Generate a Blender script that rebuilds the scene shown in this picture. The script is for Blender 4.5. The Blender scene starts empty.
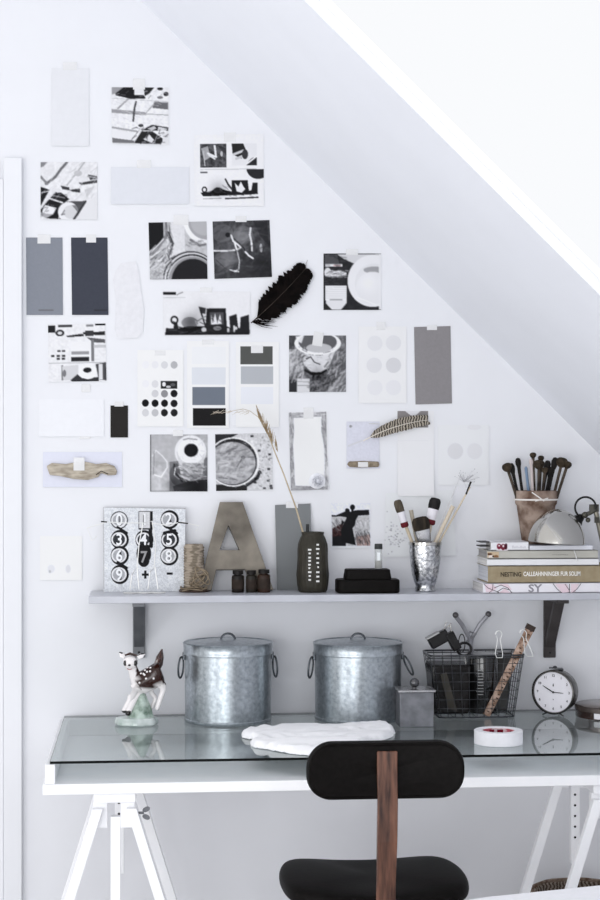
import bpy, bmesh, math, random
import numpy as np
from mathutils import Vector, Matrix, noise as mnoise
random.seed(7)
PI = math.pi
scn = bpy.context.scene
COL = scn.collection
# ------------------------------------------------------------------ camera model
F, HY, CX = 1700.0, 460.0, 300.0
TH = math.radians(5.18)
CAM = Vector((0, -4.72, 1.44))
FWD = Vector((math.sin(TH), math.cos(TH), 0)); RGT = Vector((math.cos(TH), -math.sin(TH), 0)); UP = Vector((0, 0, 1))
def ray(px, py): return FWD + RGT*((px-CX)/F) + UP*((HY-py)/F)
def on_y(px, py, y):
    d = ray(px, py); return CAM + d*((y-CAM.y)/d.y)
def on_z(px, py, z):
    d = ray(px, py); return CAM + d*((z-CAM.z)/d.z)
def mpp(p): return (Vector(p)-CAM).dot(FWD)/F        # metres per photo pixel at a point
cd = bpy.data.cameras.new('camera'); cam = bpy.data.objects.new('camera', cd); COL.objects.link(cam)
cam.location = CAM; cam.rotation_euler = (PI/2, 0, -TH)
cd.sensor_fit = 'VERTICAL'; cd.sensor_height = 36; cd.lens = F/900*36; cd.shift_y = -(HY-450)/900*-1
cd.clip_start = .05
scn.camera = cam
scn.view_settings.view_transform = 'Standard'; scn.view_settings.look = 'None'
scn.view_settings.gamma = 1; scn.view_settings.use_curve_mapping = False
# ------------------------------------------------------------------ materials
def lin(v):
    v = max(0, v)/255.0
    return v/12.92 if v <= .04045 else ((v+.055)/1.055)**2.4
def L3(c): return (lin(c[0]), lin(c[1]), lin(c[2]))
_m = {}
def mat(name, rgb=(200,200,200), rough=.6, metal=0.0, rgb2=None, scale=40, bump=0.0, kind='noise', spec=.5, trans=0, alpha=None, coat=0, stretch=None, contrast=(.35,.65)):
    if name in _m: return _m[name]
    if rough >= .4 and spec == .5: spec = .16
    m = bpy.data.materials.new(name); m.use_nodes = True; nt = m.node_tree; b = nt.nodes['Principled BSDF']
    b.inputs['Base Color'].default_value = (*L3(rgb), 1); b.inputs['Roughness'].default_value = rough
    b.inputs['Metallic'].default_value = metal; b.inputs['Specular IOR Level'].default_value = spec
    b.inputs['Transmission Weight'].default_value = trans; b.inputs['Coat Weight'].default_value = coat
    if alpha is not None: b.inputs['Alpha'].default_value = alpha
    tc = nt.nodes.new('ShaderNodeTexCoord'); mp = nt.nodes.new('ShaderNodeMapping')
    nt.links.new(tc.outputs['Object'], mp.inputs[0])
    if stretch: mp.inputs['Scale'].default_value = stretch
    if kind == 'noise':
        t = nt.nodes.new('ShaderNodeTexNoise'); t.inputs['Scale'].default_value = scale; t.inputs['Detail'].default_value = 5; out = t.outputs['Fac']
    elif kind == 'voronoi':
        t = nt.nodes.new('ShaderNodeTexVoronoi'); t.inputs['Scale'].default_value = scale; out = t.outputs['Color']
    elif kind == 'wave':
        t = nt.nodes.new('ShaderNodeTexWave'); t.inputs['Scale'].default_value = scale; t.inputs['Distortion'].default_value = 6; t.inputs['Detail'].default_value = 3; out = t.outputs['Fac']
    nt.links.new(mp.outputs[0], t.inputs['Vector'])
    if rgb2 is not None:
        r = nt.nodes.new('ShaderNodeValToRGB'); r.color_ramp.elements[0].position = contrast[0]; r.color_ramp.elements[1].position = contrast[1]
        r.color_ramp.elements[0].color = (*L3(rgb), 1); r.color_ramp.elements[1].color = (*L3(rgb2), 1)
        nt.links.new(out, r.inputs[0]); nt.links.new(r.outputs[0], b.inputs['Base Color'])
    if bump:
        bp = nt.nodes.new('ShaderNodeBump'); bp.inputs['Strength'].default_value = bump; bp.inputs['Distance'].default_value = .002
        nt.links.new(out, bp.inputs['Height']); nt.links.new(bp.outputs[0], b.inputs['Normal'])
    _m[name] = m; return m
def plain(rgb, rough=.65, metal=0):
    return mat('paint %d %d %d %.2f %.1f' % (*rgb, rough, metal), rgb, rough, metal, spec=.15, rgb2=tuple(min(255, int(c*1.008)+1) for c in rgb), scale=60)
def attr_mat(name, rough=.6, spec=.12):
    if name in _m: return _m[name]
    m = bpy.data.materials.new(name); m.use_nodes = True; nt = m.node_tree; b = nt.nodes['Principled BSDF']
    a = nt.nodes.new('ShaderNodeAttribute'); a.attribute_name = 'ink'
    nt.links.new(a.outputs['Color'], b.inputs['Base Color']); b.inputs['Roughness'].default_value = rough; b.inputs['Specular IOR Level'].default_value = spec
    _m[name] = m; return m
INK = attr_mat('printed ink')
GLAZE = attr_mat('glazed ceramic', .2, .4)
def glass_mat(name, tint, ior, rough=0.0):
    m = bpy.data.materials.new(name); m.use_nodes = True; nt = m.node_tree; nt.nodes.clear()
    o = nt.nodes.new('ShaderNodeOutputMaterial'); mx = nt.nodes.new('ShaderNodeMixShader'); tr = nt.nodes.new('ShaderNodeBsdfTransparent')
    gl = nt.nodes.new('ShaderNodeBsdfGlossy'); fr = nt.nodes.new('ShaderNodeFresnel')
    tr.inputs[0].default_value = (*tint, 1); gl.inputs['Roughness'].default_value = rough; gl.inputs[0].default_value = (.93, .96, .95, 1)
    fr.inputs[0].default_value = ior
    nt.links.new(fr.outputs[0], mx.inputs[0]); nt.links.new(tr.outputs[0], mx.inputs[1]); nt.links.new(gl.outputs[0], mx.inputs[2]); nt.links.new(mx.outputs[0], o.inputs[0])
    _m[name] = m; return m
WALL = mat('white wall paint', (229,230,234), .85, spec=.2, rgb2=(231,232,236), scale=6, bump=.03)
CEIL = mat('white ceiling paint', (236,238,244), .9, spec=.2, rgb2=(238,240,246), scale=5, bump=.02)
WHITE = mat('white lacquer', (244,245,248), .4, rgb2=(248,248,250), scale=20)
SHELF = mat('grey shelf paint', (180,182,190), .3, rgb2=(188,190,198), scale=14)
GALV = mat('galvanised steel', (146,153,159), .31, .85, rgb2=(184,191,196), scale=95, bump=.14, contrast=(.3,.72))
GALVD = mat('dull galvanised steel', (84,88,93), .45, .8, rgb2=(110,115,120), scale=60, bump=.05)
STEEL = mat('dark steel wire', (70,72,76), .3, .9, rgb2=(95,96,98), scale=50)
CHROME = mat('chrome', (190,188,184), .09, 1, rgb2=(196,194,190), scale=9)
SILVER = mat('mercury silver', (150,152,156), .22, 1, rgb2=(225,226,228), scale=120, bump=.5, contrast=(.4,.6))
BLACK = mat('black metal', (14,13,14), .4, .0, spec=.25, rgb2=(28,27,28), scale=40)
LEATHER = mat('black leather', (8,6,5), .55, spec=.10, rgb2=(15,12,11), scale=90, bump=.15)
WOODC = mat('dark reddish bentwood', (46,26,19), .24, rgb2=(122,82,64), scale=20, stretch=(5,1,.55), contrast=(.3,.72))
TAPE = mat('frosted tape', (246,246,247), .6, spec=.1, rgb2=(243,243,244), scale=200, alpha=.72)
IVORY = mat('white wire', (228,228,226), .35, .2, rgb2=(238,238,236), scale=30)
# ------------------------------------------------------------------ object helpers
def thing(name, label, cat, loc=(0,0,0), rotz=0, group=None):
    o = bpy.data.objects.new(name, None); COL.objects.link(o); o.empty_display_size = .02
    o.location = loc; o.rotation_euler = (0, 0, rotz); o['label'] = label; o['category'] = cat
    if group: o['group'] = group
    return o
def tag(o, label, cat, group=None):
    o['label'] = label; o['category'] = cat
    if group: o['group'] = group
    return o
class MB:
    def __init__(s): s.bm = bmesh.new()
    def box(s, c, d, rot=None):
        r = bmesh.ops.create_cube(s.bm, size=1); M = Matrix.Translation(Vector(c)) @ (rot.to_4x4() if rot else Matrix.Identity(4)) @ Matrix.Diagonal((*d, 1))
        bmesh.ops.transform(s.bm, matrix=M, verts=r['verts']); return s
    def hexa(s, b, t):          # two quads
        v = [s.bm.verts.new(p) for p in list(b)+list(t)]; n = len(b)
        s.bm.faces.new(v[:n][::-1]); s.bm.faces.new(v[n:])
        for i in range(n): s.bm.faces.new([v[i], v[(i+1)%n], v[n+(i+1)%n], v[n+i]])
        return s
    def prism(s, poly, y0, y1):  # poly in xz, extruded in y
        return s.hexa([(x, y0, z) for x, z in poly], [(x, y1, z) for x, z in poly])
    def slab(s, poly, z0, z1):
        return s.hexa([(x, y, z0) for x, y in poly], [(x, y, z1) for x, y in poly])
    def lathe(s, prof, n=40, c=(0,0,0), M=None):
        rings = []
        for r, z in prof:
            if r < 1e-6: rings.append([s.bm.verts.new((0,0,z))])
            else: rings.append([s.bm.verts.new((r*math.cos(2*PI*i/n), r*math.sin(2*PI*i/n), z)) for i in range(n)])
        for a, b in zip(rings, rings[1:]):
            for i in range(n):
                j = (i+1) % n
                if len(a) == 1 and len(b) == 1: continue
                if len(a) == 1: s.bm.faces.new([a[0], b[i], b[j]][::-1])
                elif len(b) == 1: s.bm.faces.new([a[i], a[j], b[0]])
                else: s.bm.faces.new([a[i], a[j], b[j], b[i]])
        T = Matrix.Translation(Vector(c)) @ (M.to_4x4() if M else Matrix.Identity(4))
        bmesh.ops.transform(s.bm, matrix=T, verts=[v for r in rings for v in r]); return s
    def tube(s, pts, r, n=8, closed=False, flat=1.0):
        pts = [Vector(p) for p in pts]; N = len(pts); rs = r if isinstance(r, (list, tuple)) else [r]*N
        rings = []; up = None
        for i, p in enumerate(pts):
            if closed: t = pts[(i+1) % N]-pts[i-1]
            else: t = pts[min(i+1, N-1)]-pts[max(i-1, 0)]
            t.normalize()
            if up is None: up = t.orthogonal().normalized()
            up = (up - t*up.dot(t)); up = up.normalized() if up.length > 1e-6 else t.orthogonal().normalized()
            sd = t.cross(up)
            rings.append([s.bm.verts.new(p+(up*math.cos(2*PI*k/n)+sd*math.sin(2*PI*k/n)*flat)*rs[i]) for k in range(n)])
        for i in range(N if closed else N-1):
            a, b = rings[i], rings[(i+1) % N]
            for k in range(n): s.bm.faces.new([a[k], a[(k+1) % n], b[(k+1) % n], b[k]])
        if not closed: s.bm.faces.new(rings[0][::-1]); s.bm.faces.new(rings[-1])
        return s
    def ball(s, c, r, seg=16, M=None):
        rr = r if isinstance(r, (tuple, list)) else (r, r, r)
        q = bmesh.ops.create_uvsphere(s.bm, u_segments=seg, v_segments=max(6, seg*2//3), radius=1)
        T = Matrix.Translation(Vector(c)) @ (M.to_4x4() if M else Matrix.Identity(4)) @ Matrix.Diagonal((*rr, 1))
        bmesh.ops.transform(s.bm, matrix=T, verts=q['verts']); return s
    def build(s, name, m, parent=None, smooth=True, bevel=0, loc=None, seg=2):
        bmesh.ops.recalc_face_normals(s.bm, faces=s.bm.faces)
        me = bpy.data.meshes.new(name); s.bm.to_mesh(me); s.bm.free()
        o = bpy.data.objects.new(name, me); COL.objects.link(o); me.materials.append(m)
        if smooth:
            me.polygons.foreach_set('use_smooth', [True]*len(me.polygons))
            me.set_sharp_from_angle(angle=math.radians(38))
        if parent: o.parent = parent
        if loc is not None: o.location = loc
        if bevel:
            b = o.modifiers.new('bevel', 'BEVEL'); b.width = bevel; b.segments = seg; b.limit_method = 'ANGLE'; b.angle_limit = math.radians(40)
        return o
def struct(o): o['kind'] = 'structure'; return o
def text(body, size, m, parent, loc, name='lettering', rot=(PI/2,0,0), sx=1, ext=.0002, shear=0, bold=0):
    cu = bpy.data.curves.new('t', 'FONT'); cu.body = body; cu.size = size; cu.align_x = 'CENTER'; cu.align_y = 'CENTER'; cu.extrude = ext; cu.shear = shear; cu.offset = bold
    cu.resolution_u = 3
    t = bpy.data.objects.new('t', cu); COL.objects.link(t)
    me = bpy.data.meshes.new_from_object(t.evaluated_get(bpy.context.evaluated_depsgraph_get()))
    bpy.data.objects.remove(t); me.name = name
    me.materials.clear(); me.materials.append(m)
    o = bpy.data.objects.new(name, me); COL.objects.link(o); o.parent = parent; o.location = loc; o.rotation_euler = rot; o.scale = (sx, 1, 1)
    return o
# ------------------------------------------------------------------ printed pictures
class Cv:
    def __init__(s, rect, crop, bg, res=1.4):
        x0, y0, x1, y1 = rect; s.rect = rect; s.nx = max(4, int((x1-x0)*res)); s.ny = max(4, int((y1-y0)*res)); s.q = 2
        cx, cy, k = crop
        xs = (x0+(np.arange(s.nx*s.q)+.5)/(s.nx*s.q)*(x1-x0)-cx)*k; ys = (y0+(np.arange(s.ny*s.q)+.5)/(s.ny*s.q)*(y1-y0)-cy)*k
        s.X, s.Y = np.meshgrid(xs, ys); s.a = np.zeros((s.ny*s.q, s.nx*s.q, 3)); s.a[:] = g3(bg); s.rng = np.random.RandomState(int(x0*7+y0*3))
    def put(s, m, c, al=1): s.a[m] = s.a[m]*(1-al)+np.array(g3(c))*al; return s
    def rect_(s, x0, y0, x1, y1, c, al=1): return s.put((s.X >= x0) & (s.X <= x1) & (s.Y >= y0) & (s.Y <= y1), c, al)
    def ell(s, cx, cy, rx, ry, c, al=1, rot=0, ring=None):
        a = math.radians(rot); dx, dy = s.X-cx, s.Y-cy; u = (dx*math.cos(a)+dy*math.sin(a))/rx; v = (-dx*math.sin(a)+dy*math.cos(a))/ry
        d = np.sqrt(u*u+v*v); m = d <= 1
        if ring: m &= d >= 1-ring
        return s.put(m, c, al)
    def poly(s, pts, c, al=1):
        m = np.zeros(s.X.shape, bool); n = len(pts)
        for i in range(n):
            (xa, ya), (xb, yb) = pts[i], pts[(i+1) % n]
            if ya == yb: continue
            cnd = ((ya > s.Y) != (yb > s.Y)) & (s.X < (xb-xa)*(s.Y-ya)/(yb-ya)+xa); m ^= cnd
        return s.put(m, c, al)
    def line(s, pts, w, c, al=1):
        m = np.zeros(s.X.shape, bool)
        for (xa, ya), (xb, yb) in zip(pts, pts[1:]):
            L = (xb-xa)**2+(yb-ya)**2+1e-9; t = np.clip(((s.X-xa)*(xb-xa)+(s.Y-ya)*(yb-ya))/L, 0, 1)
            m |= ((s.X-xa-t*(xb-xa))**2+(s.Y-ya-t*(yb-ya))**2) <= w*w/4
        return s.put(m, c, al)
    def field(s, cell):
        h, w = s.a.shape[:2]; gh, gw = int(h/cell)+3, int(w/cell)+3; g = s.rng.rand(gh, gw)
        yy = np.arange(h)/cell; xx = np.arange(w)/cell; yi = yy.astype(int); xi = xx.astype(int); fy = (yy-yi)[:, None]; fx = (xx-xi)[None, :]
        fy = fy*fy*(3-2*fy); fx = fx*fx*(3-2*fx)
        return (g[yi][:, xi]*(1-fy)*(1-fx)+g[yi+1][:, xi]*fy*(1-fx)+g[yi][:, xi+1]*(1-fy)*fx+g[yi+1][:, xi+1]*fy*fx)-.5
    def noise(s, amt, cell=8, box=None):
        f = (s.field(cell)+.5*s.field(cell/2))*amt
        if box is not None:
            x0, y0, x1, y1 = box; f = f*((s.X >= x0) & (s.X <= x1) & (s.Y >= y0) & (s.Y <= y1))
        s.a += f[..., None]*np.array([1, 1, 1.03]); return s
    def tex(s, n, box, ln, ang, w, vals, al=.45, jit=18):
        x0, y0, x1, y1 = box
        for _ in range(n):
            x, y = s.rng.uniform(x0, x1), s.rng.uniform(y0, y1); a = math.radians(ang+s.rng.uniform(-jit, jit)); L = ln*s.rng.uniform(.5, 1.3)/2
            s.line([(x-L*math.cos(a), y-L*math.sin(a)), (x+L*math.cos(a), y+L*math.sin(a))], w*s.rng.uniform(.6, 1.4), float(s.rng.choice(vals)), al)
        return s
    def grad(s, cx, cy, r, amt):
        d = np.sqrt((s.X-cx)**2+(s.Y-cy)**2)/r; s.a += (np.exp(-d*d*1.5)*amt)[..., None]; return s
    def blur(s, n=1):
        for _ in range(n):
            p = np.pad(s.a, ((1, 1), (1, 1), (0, 0)), 'edge')
            s.a = (p[:-2, 1:-1]+p[2:, 1:-1]+p[1:-1, :-2]+p[1:-1, 2:]+2*p[1:-1, 1:-1])/6
        return s
    def out(s):
        v = s.a.reshape(s.ny, s.q, s.nx, s.q, 3).mean(axis=(1, 3)); v = np.clip(v, 0, 250); v = np.where(v > 190, v+(v-190)*.02, v-(190-v)*.045*(v > 40)-4*(v <= 40)); v = np.clip(v, 6, 233)/255
        return np.where(v <= .04045, v/12.92, ((v+.055)/1.055)**2.4)
def g3(c): return (c, c, min(255, c+3)) if isinstance(c, (int, float)) else c
def sheet_mesh(name, quad, y, thick, cv=None, m=None, curl=0, parent=None, pts3=None):
    """thin sheet whose four corners are seen at the photo points `quad` (TL, TR, BR, BL)"""
    W = pts3 or [on_y(px, py, y) for px, py in quad]
    c = sum(W, Vector())/4; base = parent.location if parent else c
    nx, ny = (cv.nx, cv.ny) if cv else (8, 8)
    V = []; 
    for j in range(ny):
        v = j/(ny-1)
        for i in range(nx):
            u = i/(nx-1); p = W[0].lerp(W[1], u).lerp(W[3].lerp(W[2], u), v)
            lift = curl*(max(0, v-.5)*2)**2*(1+.3*math.sin(u*5+c.x*30))
            V.append(p-base+Vector((0, -lift, 0)))
    n = nx*ny; V += [p+Vector((0, thick, 0)) for p in V]; Fc = []
    for j in range(ny-1):
        for i in range(nx-1):
            a = j*nx+i; Fc.append((a, a+nx, a+nx+1, a+1)); Fc.append((n+a, n+a+1, n+a+nx+1, n+a+nx))
    brd = [i for i in range(nx)]+[j*nx+nx-1 for j in range(1, ny)]+[(ny-1)*nx+i for i in range(nx-2, -1, -1)]+[j*nx for j in range(ny-2, 0, -1)]
    for a, b in zip(brd, brd[1:]+brd[:1]): Fc.append((a, b, n+b, n+a))
    me = bpy.data.meshes.new(name); me.from_pydata(V, [], Fc); me.update()
    if cv:
        col = cv.out(); ca = me.color_attributes.new('ink', 'FLOAT_COLOR', 'POINT'); A = np.ones((2*n, 4)); A[:n, :3] = col.reshape(-1, 3); A[n:, :3] = .8
        ca.data.foreach_set('color', A.ravel()); me.materials.append(INK)
    else: me.materials.append(m)
    me.polygons.foreach_set('use_smooth', [False]*len(me.polygons))
    o = bpy.data.objects.new(name, me); COL.objects.link(o)
    if parent: o.parent = parent
    else: o.location = c
    return o
def R4(x0, y0, x1, y1): return [(x0, y0), (x1, y0), (x1, y1), (x0, y1)]
def bent_tape(parent, px, py, w, h, y, rot=0):
    a = math.radians(rot); q = []
    for dx, dy in ((-w/2, -h/2), (w/2, -h/2), (w/2, h/2), (-w/2, h/2)): q.append((px+dx*math.cos(a)-dy*math.sin(a), py+dx*math.sin(a)+dy*math.cos(a)))
    return sheet_mesh('tape', q, y, .0002, m=TAPE, parent=parent)
def paper(name, label, cat, quad, y=-.0016, cv=None, rgb=None, tapes=(), group=None, curl=.001, rough=.7):
    o = sheet_mesh(name, quad, y, .0005, cv=cv, m=plain(rgb, rough) if rgb else None, curl=curl)
    tag(o, label, cat, group)
    for t in tapes: bent_tape(o, *t[:4], y-.0004, *(t[4:]))
    return o
WORLD, KEY, REAR, EXPO = 0.985, 27, 86, 0.0
# ================================================================== SETTING
z_s, Y_SF = None, -.2
a = on_y(140, 0, 0); b = on_y(600, 455, 0); sl = (b.z-a.z)/(b.x-a.x)
def slz(x): return a.z+sl*(x-a.x)
XR = -0.6; XE = 2.2
zr = slz(XR)
w = MB(); w.prism([(-2.4, 0), (XE, 0), (XE, slz(XE)), (XR, zr), (-2.4, zr-.9)], 0, .12); struct(w.build('wall_back', WALL, smooth=False))
def slope_piece(x0, x1, y0, y1, th=.02):
    m = MB(); n = Vector((-sl, 0, 1)).normalized()*th
    p = [Vector((x0, y0, slz(x0))), Vector((x1, y0, slz(x1))), Vector((x1, y1, slz(x1))), Vector((x0, y1, slz(x0)))]
    m.hexa(p, [q+n for q in p]); return m
WX0, WX1, WY0, WY1 = -.12, 1.32, -2.75, -1.25
m = slope_piece(XR, XE, WY1, 0); m2 = [(XR, XE, -5.2, WY0), (XR, WX0, WY0, WY1), (WX1, XE, WY0, WY1)]
for q in m2:
    n = Vector((-sl, 0, 1)).normalized()*.02; x0, x1, y0, y1 = q
    p = [Vector((x0, y0, slz(x0))), Vector((x1, y0, slz(x1))), Vector((x1, y1, slz(x1))), Vector((x0, y1, slz(x0)))]
    m.hexa(p, [v+n for v in p])
struct(m.build('ceiling', CEIL, smooth=False))
# roof window
nrm = Vector((-sl, 0, 1)).normalized(); ax = Vector((1, 0, sl)).normalized()
win = thing('window_1', 'x', 'window', (WX0, WY0, slz(WX0))); del win['label']; del win['category']; struct(win)
Lx = (WX1-WX0)*math.sqrt(1+sl*sl); Ly = WY1-WY0
Rm = Matrix((ax, Vector((0, 1, 0)), nrm)).transposed()
def wbar(mb, u0, u1, v0, v1, h0, h1):
    P8 = [Rm @ Vector(p) for p in ((u0, v0, h0), (u1, v0, h0), (u1, v1, h0), (u0, v1, h0))]; Q8 = [Rm @ Vector(p) for p in ((u0, v0, h1), (u1, v0, h1), (u1, v1, h1), (u0, v1, h1))]
    mb.hexa(P8, Q8)
fr = MB(); fw = .012
wbar(fr, 0, Lx, 0, fw, .021, .036); wbar(fr, 0, Lx, Ly-fw, Ly, .021, .036); wbar(fr, 0, fw, fw, Ly-fw, .021, .036); wbar(fr, Lx-fw, Lx, fw, Ly-fw, .021, .036)
fr.build('window_frame', WHITE, win, smooth=False)
glass_mat('window glass', (.99, .995, 1), 1.003)
gp = MB(); wbar(gp, fw, Lx-fw, fw, Ly-fw, .027, .030); gp.build('pane', _m['window glass'], win, smooth=False)
fl = MB(); fl.box((-.1, -2.5, -.05), (4.6, 5.3, .1)); struct(fl.build('floor', mat('pale floorboards', (205,203,203), .5, rgb2=(222,221,222), scale=3, kind='wave', stretch=(8,.3,1)), smooth=False))
# door and its casing at the left edge
o0 = on_y(22, 500, -.02); o1 = on_y(3.5, 500, -.02); ztop = on_y(20, 157.5, -.02).z
dr = thing('door_1', 'x', 'door', (o0.x, 0, 0)); del dr['label']; del dr['category']; struct(dr)
cw = o0.x-o1.x
c_ = MB(); c_.box((-cw/2, -.011, ztop/2), (cw, .02, ztop)); c_.box((-.45-cw-cw/2-.0, -.011, ztop-.028), (.9, .02, .056)); c_.box((-cw-.9-cw/2, -.011, ztop/2), (cw, .02, ztop)); c_.build('door_casing', WALL, dr, bevel=.003)
c_ = MB(); c_.box((-cw-.45, -.006, (ztop-.056)/2), (.898, .01, ztop-.058)); dl = c_.build('door_leaf', WALL, dr, bevel=.002)
c_ = MB(); c_.tube([(-cw-.83, -.012, 1.02), (-cw-.83, -.05, 1.02), (-cw-.74, -.052, 1.02)], .009); c_.build('door_handle', CHROME, dl)
# ================================================================== PAPERS ON THE WALL
BG = (226,228,237)
# -- 1
paper('blank_paper_sheet', 'blank pale grey upright sheet taped highest up on the left, above everything else', 'paper', R4(51.5,68,89,146), rgb=(222,223,227), tapes=[(70,66,14,8)])
# -- print A
c = Cv((111,87,169,145), (105,70,8.571), 226)
c.noise(22,6).poly([(90,150),(250,150),(250,215),(330,215),(350,245),(220,250),(90,220)],28).poly([(60,150),(160,150),(90,205),(60,215)],150).rect_(250,150,330,200,222)
c.poly([(330,150),(420,150),(380,200),(340,225)],40).ell(470,160,25,14,40).ell(520,205,22,18,35).ell(470,235,25,12,120)
c.line([(60,245),(330,260),(540,270)],5,180).line([(110,335),(200,250)],14,150).poly([(55,340),(340,362),(350,390),(55,372)],150).poly([(420,272),(540,275),(540,338),(405,325)],105)
c.line([(240,440),(252,330),(265,275)],16,70).line([(340,380),(420,290)],8,150).line([(350,378),(540,385)],6,140).line([(60,500),(270,530)],16,160).ell(305,478,22,14,60)
c.poly([(345,500),(400,470),(545,490),(540,520),(330,520)],45).poly([(360,505),(420,480),(440,500),(400,520)],190).poly([(455,485),(540,500),(520,520),(450,520)],205)
c.poly([(255,615),(310,530),(400,525),(500,590),(480,635),(250,635)],40).poly([(330,600),(370,545),(420,600),(400,625)],215).line([(350,590),(370,550),(440,560)],8,30).poly([(55,590),(240,610),(260,635),(60,635)],115).poly([(60,520),(250,545),(220,600),(60,585)],225)
c.line([(220,610),(290,520)],6,120).poly([(500,540),(540,520),(540,635),(490,635)],215).tex(50,(60,250,540,470),50,12,5,(190,215,240),.5).tex(40,(250,490,540,630),40,-40,7,(30,90,225),.5,50).tex(20,(60,150,540,240),30,-30,7,(60,120,220),.5,50).blur(1)
paper('photo_print', 'black and white print of papers and tools on a table, topmost print', 'photo print', [(111,87),(169,87.5),(168.5,145),(112,143.5)], cv=c, tapes=[(139,84,12,11)], group='square prints taped to the wall')
# -- print B
c = Cv((40,162,98,220), (32,155,8.571), 222)
c.noise(18,6).poly([(70,62),(130,62),(100,100),(72,110)],130).line([(120,250),(200,190),(250,120),(300,65)],22,105).line([(75,190),(130,250)],20,130).line([(300,260),(380,160),(450,65)],12,165).ell(395,160,35,25,185)
c.poly([(480,170),(560,185),(560,240),(420,260),(400,240),(500,220)],60).line([(420,235),(560,210)],8,225).line([(480,185),(560,200)],12,150).poly([(245,265),(320,280),(320,305),(260,295)],60).poly([(320,300),(410,290),(415,325),(340,315)],55)
c.poly([(72,275),(150,300),(72,440)],30).line([(80,325),(150,310)],8,220).poly([(180,320),(250,325),(320,380),(240,440),(225,550),(120,545),(72,510),(72,470),(130,400)],28).line([(80,440),(190,320)],18,215).line([(150,375),(260,410)],14,225).line([(180,350),(280,370)],10,130)
c.poly([(80,490),(110,430),(210,455),(180,510),(120,505)],226).poly([(72,490),(120,505),(180,510),(120,545),(72,515)],165).poly([(300,400),(470,395),(380,545),(230,550)],80).ell(310,490,88,85,226).ell(330,490,62,58,205).poly([(340,430),(440,430),(390,490)],90,.7).line([(460,400),(360,550)],18,60).poly([(480,400),(560,300),(560,560),(380,560)],220).poly([(450,300),(540,270),(470,370)],195).tex(50,(70,60,560,380),70,-45,7,(180,205,235),.5,20).tex(30,(70,290,300,540),40,-35,7,(20,70,210),.45,40).blur(2)
paper('photo_print', 'print of a round bowl and crossing table edges, left of the wide blank sheet', 'photo print', R4(40.5,162,97.5,219.5), cv=c, group='square prints taped to the wall')
paper('blank_paper_sheet', 'blank pale blue-grey wide sheet taped between the bowl print and the page of small photos', 'paper', R4(111,167,189,204), rgb=(217,219,225), tapes=[(144,164,14,8)])
# -- page with three small photos
c = Cv((194,134,264,206), (192,132,8.108), 230, res=1.6)
c.noise(4,6).rect_(68,92,280,285,78).noise(60,7,(68,92,280,285)).poly([(75,130),(130,110),(150,200),(100,230)],200,.7).line([(185,110),(195,200),(130,170)],16,225).line([(140,185),(185,215)],14,215).line([(95,150),(105,270)],8,190).ell(240,175,10,22,190).poly([(200,100),(280,130),(280,190),(230,130)],45,.7)
c.rect_(322,92,525,270,222).poly([(322,92),(415,92),(440,150),(400,215),(330,180)],38).line([(340,180),(420,150),(440,180)],20,200).line([(360,215),(420,190)],20,190).ell(535,290,95,90,45).rect_(526,92,600,300,230).rect_(322,271,560,300,230).ell(430,180,25,40,60).line([(440,260),(520,200)],12,235)
c.line([(70,302),(520,298)],5,178).rect_(68,318,125,332,95)
c.poly([(68,490),(140,485),(200,445),(270,470),(320,480),(320,390),(450,388),(460,475),(480,470),(490,410),(530,410),(532,500),(480,505),(90,520)],30).ell(100,465,22,26,30,ring=.45).poly([(345,410),(375,440),(395,400),(415,440),(430,460),(400,490),(360,480)],225).line([(270,380),(290,420),(320,460)],14,60).ell(210,470,40,25,110,.6).grad(210,460,80,-50).tex(20,(80,480,530,520),30,5,6,(20,90),.5).tex(14,(200,430,320,480),30,30,6,(60,150),.4)
c.line([(90,540),(235,535)],6,150).line([(270,538),(532,528)],12,60).blur(1)
paper('printed_page', 'white printed page with two tiny photos above a dark panorama strip', 'printed page', [(194,135),(263.5,134),(264,206),(194.5,206)], cv=c, tapes=[(230,137,12,9)])
# -- print C
c = Cv((149,222,208,279), (142,212,8.571), 190)
c.noise(25,5).rect_(210,80,370,380,215).noise(14,4,(210,80,370,380)).poly([(55,90),(190,90),(190,230),(130,290),(60,330)],26).line([(215,95),(215,200),(150,290),(80,360)],26,130).line([(240,100),(245,260),(200,340),(80,400)],16,170).line([(230,180),(265,270),(215,400)],26,75).line([(80,440),(190,390),(230,310)],22,225).line([(80,380),(170,330)],14,235).line([(75,470),(200,420)],22,130)
c.line([(190,230),(120,300),(80,340)],8,235).ell(550,80,185,195,235).ell(560,75,160,165,160).ell(545,85,120,120,190,.5).line([(420,240),(500,290),(550,280)],20,120).ell(420,580,245,245,60).ell(425,585,238,238,220).ell(428,585,225,225,40).ell(428,590,216,216,205).ell(432,590,208,208,150).ell(435,590,185,190,34).rect_(60,420,180,580,180).noise(60,3,(60,420,180,580)).tex(60,(70,300,260,480),70,-50,9,(60,120,200,235),.5).tex(40,(70,430,250,570),30,-30,8,(110,170,215),.4).tex(30,(200,90,260,400),60,80,8,(90,150,200),.5).tex(30,(390,240,550,300),30,10,8,(90,180),.4).blur(2).line([(60,92),(60,300)],8,30)

paper('photo_print', 'print of dark round cups, left of the pair in the second row', 'photo print', [(148.5,222.5),(206.5,221.5),(207.5,279),(150,279.5)], cv=c, tapes=[(181,220,15,10)], group='square prints taped to the wall')
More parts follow.
